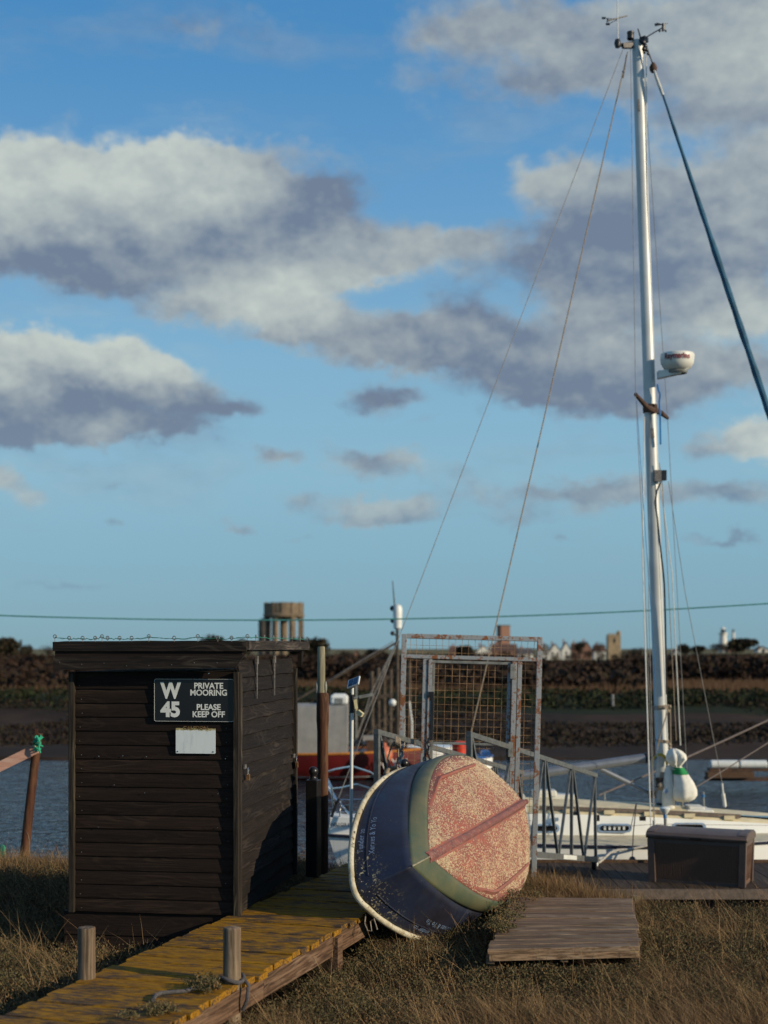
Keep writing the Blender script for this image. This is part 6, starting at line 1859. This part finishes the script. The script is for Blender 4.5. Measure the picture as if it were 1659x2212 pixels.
fb, rws = small_boat('fishing_boat', 'red fishing boat with orange gunwale and grey canvas shelter on the far moorings', 520, 912, 1623, Y, 'red_hull', 'fishing boat', 1.9, 'orange_trim', 1, 'gelcoat')
cv = G()
x0, x1 = xat(618, Y), xat(752, Y); z0 = zat(1626, Y); z1 = zat(1523, Y)
rr0 = random.Random(4); rows_ = []
for i in range(15):
    u = i / 14; x = x0 + (x1 - x0) * u
    w_ = 0.035 * math.sin(i * 2.3)
    rows_.append([Vector((x, Y - 0.72 + w_, z0)), Vector((x, Y - 0.68 - w_ * 0.6, z0 + (z1 - z0) * 0.5)), Vector((x, Y - 0.6, z1 - 0.02 * abs(math.sin(i)))), Vector((x, Y, z1 + 0.05)), Vector((x, Y + 0.6, z1)), Vector((x, Y + 0.7, z0)), Vector((x, Y - 0.72 + w_, z0))])
cv.grid(rows_); cv.f.append(tuple(range(6))); cv.f.append(tuple(14 * 7 + k for k in range(6)))
obj('canvas_shelter', cv, 'canvas_grey', fb, smooth=60)
for px in (655, 690, 722):
    obj('shelter_frame', G().tube([at(px, 1626, Y - 0.5), at(px + 3, 1530, Y - 0.4)], 0.02, 6), 'galv_post', fb)
c = at(733, 1511, Y - 0.2)
bevel(obj('radar_unit', G().box(c, (0.42, 0.4, 0.22)).box(c + Vector((0, 0, 0.09)), (0.34, 0.34, 0.10)), 'white_plastic', fb, smooth=0), 0.05)
obj('radar_face', G().box(c + Vector((0.0, -0.205, -0.02)), (0.18, 0.02, 0.12)), 'galv_post', fb, smooth=0)
mt_ = obj('mast', G().tube([at(859, 1625, Y), at(858, 1345, Y)], [0.05, 0.035], 8).tube([at(858, 1345, Y), at(852, 1305, Y), at(848, 1255, Y)], [0.02, 0.016, 0.010], 6), 'net_brown', fb)
obj('radar_reflector', G().lathe([(0.03, -0.31), (0.10, -0.25), (0.115, 0.2), (0.09, 0.28), (0.03, 0.32)], at(859, 1334, Y - 0.05), 12), 'white_plastic', mt_)
for py, r_ in ((1314, 0.065), (1341, 0.055), (1368, 0.055)):
    obj('deck_lamp', G().ball(at(848, py, Y - 0.02), r_, 10).tube([at(848, py, Y), at(857, py + 6, Y)], 0.015, 5), 'dark_metal', mt_)
obj('derrick', G().tube([at(862, 1385, Y), at(815, 1412, Y), at(640, 1512, Y)], 0.03, 6), 'net_brown', fb)
obj('stay', G().tube([at(858, 1385, Y), at(742, 1655, Y)], 0.012, 5).tube([at(858, 1385, Y), at(800, 1500, Y), at(770, 1600, Y)], 0.012, 5).tube([at(850, 1385, Y), at(560, 1560, Y)], 0.010, 5), 'wire_rope', fb)
obj('lattice_boom', G().bar(at(852, 1530, Y), at(768, 1612, Y), 0.03, 0.03).bar(at(856, 1548, Y), at(775, 1622, Y), 0.03, 0.03).bar(at(835, 1548, Y), at(840, 1564, Y), 0.03, 0.03).bar(at(812, 1570, Y), at(816, 1585, Y), 0.03, 0.03).bar(at(790, 1592, Y), at(794, 1607, Y), 0.03, 0.03), 'net_brown', fb, smooth=0)
obj('gallows', G().bar(at(770, 1625, Y), at(770, 1480, Y), 0.05, 0.05).bar(at(750, 1603, Y), at(905, 1600, Y), 0.05, 0.05), 'galv_post', fb, smooth=0)
obj('winch_housing', G().box(at(815, 1610, Y), (0.5, 0.5, 0.28)), 'rust_brown', fb, smooth=0)
obj('wheel_cover', G().box(at(800, 1598, Y), (0.35, 0.4, 0.2)), 'canvas_grey', fb, smooth=0)
obj('white_rail', G().tube([at(872, 1612, Y), at(872, 1520, Y), at(884, 1515, Y), at(890, 1560, Y), at(890, 1612, Y)], 0.022, 6), 'white_plastic', fb)
obj('deck_lamp', G().ball(at(848, 1518, Y - 0.1), 0.09, 10), 'white_plastic', fb)
hn = text_mesh('hull_lettering', 'W Y 4', 0.32, 'bag_white', 0.002, 0.006)
ho = bpy.data.objects.new('hull_lettering', hn); COL.objects.link(ho); ho.parent = fb
ho.matrix_local = WM[fb.name].inverted() @ Matrix.Translation((xat(846, Y - 0.9), Y - 0.80, zat(1645, Y))) @ Matrix.Rotation(R(9), 4, 'Z') @ Matrix.Rotation(R(90), 4, 'X') @ Matrix.Diagonal((0.9, 1, 1, 1))
single('orange_buoy', G().ball(at(831, 1630, Y - 1.15), 0.19, 16, 1.1).tube([at(831, 1612, Y - 1.15), at(831, 1606, Y - 1.1)], 0.04, 8), 'orange_float', 'faded orange round buoy hanging on the side of the red fishing boat', 'buoy')

# blue and white launch and red buoy seen through the gate
Y = 33.0
lb, _ = small_boat('small_launch', 'small white launch with a blue cover seen through the gate mesh', 975, 1064, 1634, Y, 'gelcoat', 'boat', 1.2, 'blue_paint', 1)
obj('cover', G().prism([tuple(at(1040, 1634, Y - 0.3)), tuple(at(1042, 1624, Y - 0.3)), tuple(at(1058, 1623, Y - 0.3)), tuple(at(1062, 1633, Y - 0.3))], (0, 0.6, 0)), 'blue_paint', lb, smooth=0)
obj('cover', G().prism([tuple(at(960, 1634, Y - 0.3)), tuple(at(968, 1622, Y - 0.3)), tuple(at(1000, 1626, Y - 0.3)), tuple(at(1005, 1634, Y - 0.3))], (0, 0.6, 0)), 'blue_paint', lb, smooth=0)
single('red_buoy', G().lathe([(0.05, -0.16), (0.17, -0.12), (0.18, 0.12), (0.10, 0.17), (0.01, 0.18)], at(993, 1617, Y - 0.5), 14), 'red_float', 'bright red float on the launch behind the gate', 'buoy')
wl_, _ = small_boat('white_workboat', 'low white workboat behind the red fishing boat seen through the gate', 880, 1000, 1612, 35.6, 'gelcoat', 'boat', 1.4)

# raft with white drums
Y = 31.0
raft = thing('drum_raft', at(1590, 1685, Y), 'timber raft with two long white float drums on the far water', 'raft')
for (a, b_) in ((1534, 1594), (1597, 1656)):
    obj('drum', G().tube([at(a, 1651, Y), at(a + 2, 1651, Y), at(b_ - 2, 1651, Y), at(b_, 1651, Y)], [0.07, 0.092, 0.092, 0.07], 14), 'white_plastic', raft)
obj('beam', G().bar(at(1526, 1673, Y - 0.1), at(1626, 1673, Y - 0.1), 0.3, 0.12), 'brown_wood', raft, smooth=0)
obj('cradle', G().bar(at(1530, 1662, Y + 0.1), at(1660, 1662, Y + 0.1), 0.3, 0.06).bar(at(1526, 1682, Y + 0.2), at(1680, 1682, Y + 0.2), 0.5, 0.06), 'rust_brown', raft, smooth=0)
# old piles on the far bank
for (px, pt, pb, Y_, lab) in ((804, 1450, 1575, 41, 'leftmost dark timber pile of the old staging on the far bank'), (818, 1442, 1572, 41.3, 'second timber pile of the old staging, beside the leftmost one'),
                          (830, 1438, 1572, 41.6, 'tallest timber pile in the middle of the old staging on the far bank'), (842, 1446, 1570, 41.2, 'timber pile of the old staging just left of the gate post'),
                          (884, 1432, 1575, 41.5, 'timber pile of the old staging seen through the left strip of gate mesh')):
    pgo = single('staging_pile', G().tube([at(px, pb, Y_) + Vector((0, 0, -0.6)), at(px + rnd.uniform(-2, 2), pt, Y_)], [0.07, 0.06], 8), 'net_brown', lab, 'pile', at(px, pb, Y_), 'piles of the old staging on the far bank')
single('staging_beam', G().bar(at(796, 1470, 41.2), at(850, 1462, 41.2), 0.1, 0.1).bar(at(798, 1510, 41.2), at(850, 1500, 41.2), 0.1, 0.1), 'net_brown', 'cross timbers joining the old staging piles on the far bank', 'beam')
# pole stake in the mud
single('marker_stake', G().tube([at(1994 / 1.507, 1500, 52), at(1995 / 1.507, 1525, 52) ], 0.05, 6), 'galv_post', 'thin pale marker stake on the far river wall left of the mast', 'stake')

# ------------------------------------------------------------------ near vegetation
def in_jetty(x, y):
    p = JM.inverted() @ Vector((x, y, 0)); return -JW - 0.02 < p.x < 0.02 and p.y < 3.05
def in_shed(x, y, m=0.0):
    p = SM.inverted() @ Vector((x, y, 0)); return -SW - m < p.x < m and -m < p.y < SDp + m
def in_plat(x, y, m=0.0):
    # convex quad test
    q = [A_, B_, C_, D_]
    for i in range(4):
        a = q[i]; b_ = q[(i + 1) % 4]
        if (b_.x - a.x) * (y - a.y) - (b_.y - a.y) * (x - a.x) < -m: return False
    return True
def under_hull(x, y):
    # strip below the propped dinghy
    a = Vector((-0.10, 8.75)); b_ = Vector((0.95, 10.95)); p = Vector((x, y))
    t_ = max(0, min(1, (p - a).dot(b_ - a) / (b_ - a).length_squared)); d_ = (p - (a + (b_ - a) * t_)).length
    return d_ < 0.26
def plant_ok(x, y):
    return not (in_jetty(x, y) or in_shed(x, y, 0.03) or in_plat(x, y, 0.02))
grow = np.random.default_rng(2024)
# zone weights: 0 grass .. 1 shrub
def shrubness(x, y):
    v_ = 0.5 + 0.75 * fn(x, y, 0.9, 21) + 0.35 * fn(x, y, 2.6, 31)
    if x > 0.3: v_ -= max(0, (9.0 - y)) * 0.30
    if x < -0.7: v_ += 0.45
    if -0.7 < x < 1.2 and y < 9.6: v_ += 0.15
    return v_
def sample(n, ymin=6.3, ymax=13.4):
    pts_ = []
    while len(pts_) < n:
        y = ymin + (ymax - ymin) * grow.random() ** 0.9
        x = (grow.random() * 2 - 1) * (0.30 * y + 0.5)
        if y > bank_edge(x) + 0.35: continue
        if not plant_ok(x, y): continue
        pts_.append((x, y))
    return pts_
def blades(base, n_each, hmin, hmax, width, lean, leansd, curve, rad, tint_hi, col2=0.2, nseg=3, seed=0):
    """returns V (per blade 2*nseg+1 verts), faces list as triangles"""
    rg = np.random.default_rng(seed)
    B = np.repeat(base, n_each, 0); N = len(B)
    off = rg.normal(0, rad, (N, 2))
    B = B + np.concatenate([off, np.zeros((N, 1))], 1)
    h = rg.uniform(hmin, hmax, N) * np.repeat(rg.uniform(0.75, 1.15, len(base)), n_each)
    ldir = np.stack([np.full(N, lean[0]) + rg.normal(0, leansd, N), np.full(N, lean[1]) + rg.normal(0, leansd, N)], 1)
    wdir = rg.normal(size=(N, 2)); wdir /= np.linalg.norm(wdir, axis=1)[:, None]
    wd = np.concatenate([wdir, np.zeros((N, 1))], 1) * (width * rg.uniform(0.6, 1.3, (N, 1)))
    rows_ = []
    for k in range(nseg + 1):
        t_ = k / nseg
        c = B.copy(); c[:, 2] += h * (t_ - 0.18 * curve * t_ * t_)
        c[:, :2] += ldir * (h * (t_ * 0.45 + curve * t_ * t_ * 0.75))[:, None]
        c[:, :2] += rg.normal(0, 0.006, (N, 2)) * t_
        if k < nseg:
            rows_.append(c - wd * (1 - t_ * 0.7)); rows_.append(c + wd * (1 - t_ * 0.7))
        else: rows_.append(c)
    V = np.stack(rows_, 1); m_ = V.shape[1]
    tri = []
    for k in range(nseg - 1):
        a = 2 * k; tri += [(a, a + 1, a + 3), (a, a + 3, a + 2)]
    a = 2 * (nseg - 1); tri.append((a, a + 1, a + 2))
    idx = (np.arange(N)[:, None, None] * m_ + np.array(tri)[None]).reshape(-1, 3)
    t0 = rg.uniform(0, tint_hi, N); t1 = rg.uniform(0, 0.55, N) + (rg.random(N) < col2) * 0.45
    T = np.repeat(np.stack([t0, t1, np.zeros(N)], 1), m_, 0)
    return V.reshape(-1, 3), idx, T
def with_z(pts_, dz=0.0): return np.array([(x, y, gz(x, y) + dz) for x, y in pts_])

# dry grass
gp_ = [p for p in sample(7000) if shrubness(*p) < 0.40 + grow.normal(0, 0.10) and fn(p[0], p[1], 4.5, 77) > -0.22]
V, I, T = blades(with_z(gp_), 30, 0.06, 0.23, 0.0015, (-0.5, 0.0), 0.70, 0.55, 0.05, 1.0, 0.12, 3, 1)
o = np_obj('dry_grass', np_mesh('dry_grass', V, 3, T, 'dry_grass', I), kind='stuff')
tagset(o, 'fine dry tan grass blown to the left over the foreground bank', 'grass')
# plants crowding the lower edge of the dinghy and the near edge of the platform
front = []
for _ in range(260):
    u_ = grow.random(); p = A_.lerp(B_, u_); front.append((p.x + grow.normal(0, 0.03), p.y - 0.05 - abs(grow.normal(0, 0.05))))
for _ in range(160):
    u_ = grow.random(); p = B_.lerp(C_, u_); front.append((p.x + 0.05 + abs(grow.normal(0, 0.05)), p.y))
for _ in range(420):
    u_ = grow.random(); front.append((0.02 + 1.0 * u_ + grow.normal(0, 0.03), 8.95 + 2.2 * u_ - abs(grow.normal(0, 0.12))))
for _ in range(420):
    q = JM @ Vector((0.05 + abs(grow.normal(0, 0.09)), grow.uniform(-4.4, -0.9), 0)); front.append((q.x, q.y))
front = [p for p in front if plant_ok(*p)]
# long seed stalks
gp_ = sample(1500)
V, I, T = blades(with_z(gp_), 2, 0.20, 0.42, 0.0016, (-0.45, 0.0), 0.55, 0.35, 0.05, 1.0, 0.1, 4, 5)
T[:, 0] = 0.6 + 0.4 * T[:, 0]
o = np_obj('grass_stalks', np_mesh('grass_stalks', V, 3, T, 'dry_grass', I), kind='stuff')
tagset(o, 'scattered taller grass stalks rising from the foreground bank', 'grass')
# low ground litter so that no bare soil shows
gp_ = sample(5200)
V, I, T = blades(with_z(gp_), 22, 0.04, 0.11, 0.0022, (-0.2, 0), 0.9, 0.7, 0.05, 0.7, 0.3, 2, 6)
o = np_obj('ground_litter', np_mesh('ground_litter', V, 3, T, 'twig', I), kind='stuff')
tagset(o, 'brown twiggy undergrowth between the grasses', 'undergrowth')
# shrubby plants: twigs with small leaves
def shrubs(points, seed, leaf_n, h0, h1, spread):
    rg = np.random.default_rng(seed)
    base = with_z(points); N = len(base)
    TV, TI, TT = blades(base, 7, h0 * 0.8, h1, 0.0016, (-0.1, 0.0), 0.75, 0.4, spread * 0.35, 0.8, 0.2, 2, seed + 1)
    n = leaf_n
    hh = rg.uniform(h0, h1, N)
    C = np.repeat(base, n, 0); H = np.repeat(hh, n)
    M = len(C)
    u_ = rg.uniform(0.15, 1.0, M)
    a = rg.uniform(0, 2 * PI, M); r_ = spread * np.sqrt(rg.random(M)) * (0.5 + 0.7 * u_)
    P = C + np.stack([np.cos(a) * r_ - 0.05 * u_, np.sin(a) * r_, H * u_ - 0.35 * H * (r_ / spread) ** 2 * 0.4], 1)
    ax = rg.normal(size=(M, 3)); ax[:, 2] = np.abs(ax[:, 2]) * 0.9 + 0.25; ax /= np.linalg.norm(ax, axis=1)[:, None]
    sd_ = np.cross(ax, rg.normal(size=(M, 3))); sd_ /= np.linalg.norm(sd_, axis=1)[:, None] + 1e-9
    L = rg.uniform(0.010, 0.022, (M, 1)); W = L * rg.uniform(0.14, 0.24, (M, 1))
    LV = np.stack([P, P + ax * L * 0.55 + sd_ * W, P + ax * L, P + ax * L * 0.55 - sd_ * W], 1).reshape(-1, 3)
    tt = np.repeat(rg.uniform(0, 1, N), n) * 0.5 + rg.uniform(0, 0.5, M)
    dry = np.repeat((rg.random(N) < 0.3) * 0.5, n) + rg.uniform(0, 0.55, M)
    LT = np.repeat(np.stack([tt, dry, np.zeros(M)], 1), 4, 0)
    return (TV, TI, TT), (LV, LT)
pts_all = [p for p in sample(6500) if shrubness(*p) > 0.22 + grow.normal(0, 0.15)]
pts_all += front
(tv, ti, tt_), (lv, lt) = shrubs(pts_all, 40, 100, 0.07, 0.17, 0.075)
o = np_obj('shrub_twigs', np_mesh('shrub_twigs', tv, 3, tt_, 'twig', ti), kind='stuff')
tagset(o, 'thin reddish twigs of the low salt marsh shrubs', 'shrub')
o = np_obj('marsh_shrubs', np_mesh('marsh_shrubs', lv, 4, lt, 'shrub_leaf'), kind='stuff')
tagset(o, 'low grey green salt marsh shrubs with small narrow leaves along the bank', 'shrub')
# overhanging green plants: platform back-left corner, jetty planks, foot of the right post
extra = []
for _ in range(60):
    u_ = grow.random(); w_ = grow.random() ** 1.7
    p = D_.lerp(A_, u_ * 0.75) + (C_ - D_) * (w_ * 0.28 * (1 - u_ * 0.6)); extra.append((p.x, p.y, -0.10))
for _ in range(26):
    p = on_deck(460 + grow.normal(0, 12), 2137 + grow.normal(0, 5), 0.0); extra.append((p.x, p.y, 0.0))
for (px, py) in ((340, 2192), (345, 2196), (292, 2204), (366, 2188), (380, 2190)):
    for _ in range(3):
        p = on_deck(px + grow.normal(0, 3), py, 0.0); extra.append((p.x, p.y, 0.0))
base_z = {(round(x, 5), round(y, 5)): z for x, y, z in extra}
_gz = gz
def gz(x, y):
    k = (round(x, 5), round(y, 5))
    return base_z[k] if k in base_z else _gz(x, y)
(tv, ti, tt_), (lv, lt) = shrubs([(x, y) for x, y, z in extra], 50, 60, 0.03, 0.065, 0.05)
o = np_obj('creeping_plant', np_mesh('creeping_plant', lv, 4, lt, 'shrub_leaf'), kind='stuff')
tagset(o, 'small green plants creeping over the planks of the platform and jetty', 'plant')
gz = _gz
# tall grass on the left bank edge and behind the dinghy, against the water
edge = []
for _ in range(420):
    x = grow.uniform(-4.2, -1.9); e = bank_edge(x) - abs(grow.normal(0, 0.35)); edge.append((x, e))
for _ in range(260):
    x = grow.uniform(1.15, 1.9); edge.append((x, bank_edge(x) - abs(grow.normal(0, 0.3))))
edge = [p for p in edge if plant_ok(*p)]
V, I, T = blades(with_z(edge), 16, 0.10, 0.27, 0.0020, (-0.1, 0), 0.5, 0.4, 0.05, 1.0, 0.35, 3, 12)
o = np_obj('edge_grass', np_mesh('edge_grass', V, 3, T, 'dry_grass', I), kind='stuff')
tagset(o, 'taller grass fringe along the top of the river bank', 'grass')
# single reed stalks with seed heads left of the shed
for (px, pb, pt, lab) in ((66, 1862, 1792, 'single reed stalk with dark seed head beside the leaning pile'), (193, 1860, 1823, 'reed stalk with seed head close to the left edge of the shed')):
    px = px if px < 150 else 130
    Yr = 12.9
    th = thing('reed_stalk', at(px, pb, Yr), lab, 'reed')
    obj('stem', G().tube([at(px, pb + 30, Yr), at(px - 3, pt + 22, Yr), at(px - 6, pt + 8, Yr)], 0.002, 5), 'pile_top', th)
    obj('seed_head', G().tube([at(px - 4, pt + 24, Yr), at(px - 7, pt + 10, Yr), at(px - 11, pt, Yr)], [0.003, 0.008, 0.002], 6), 'rust_brown', th)
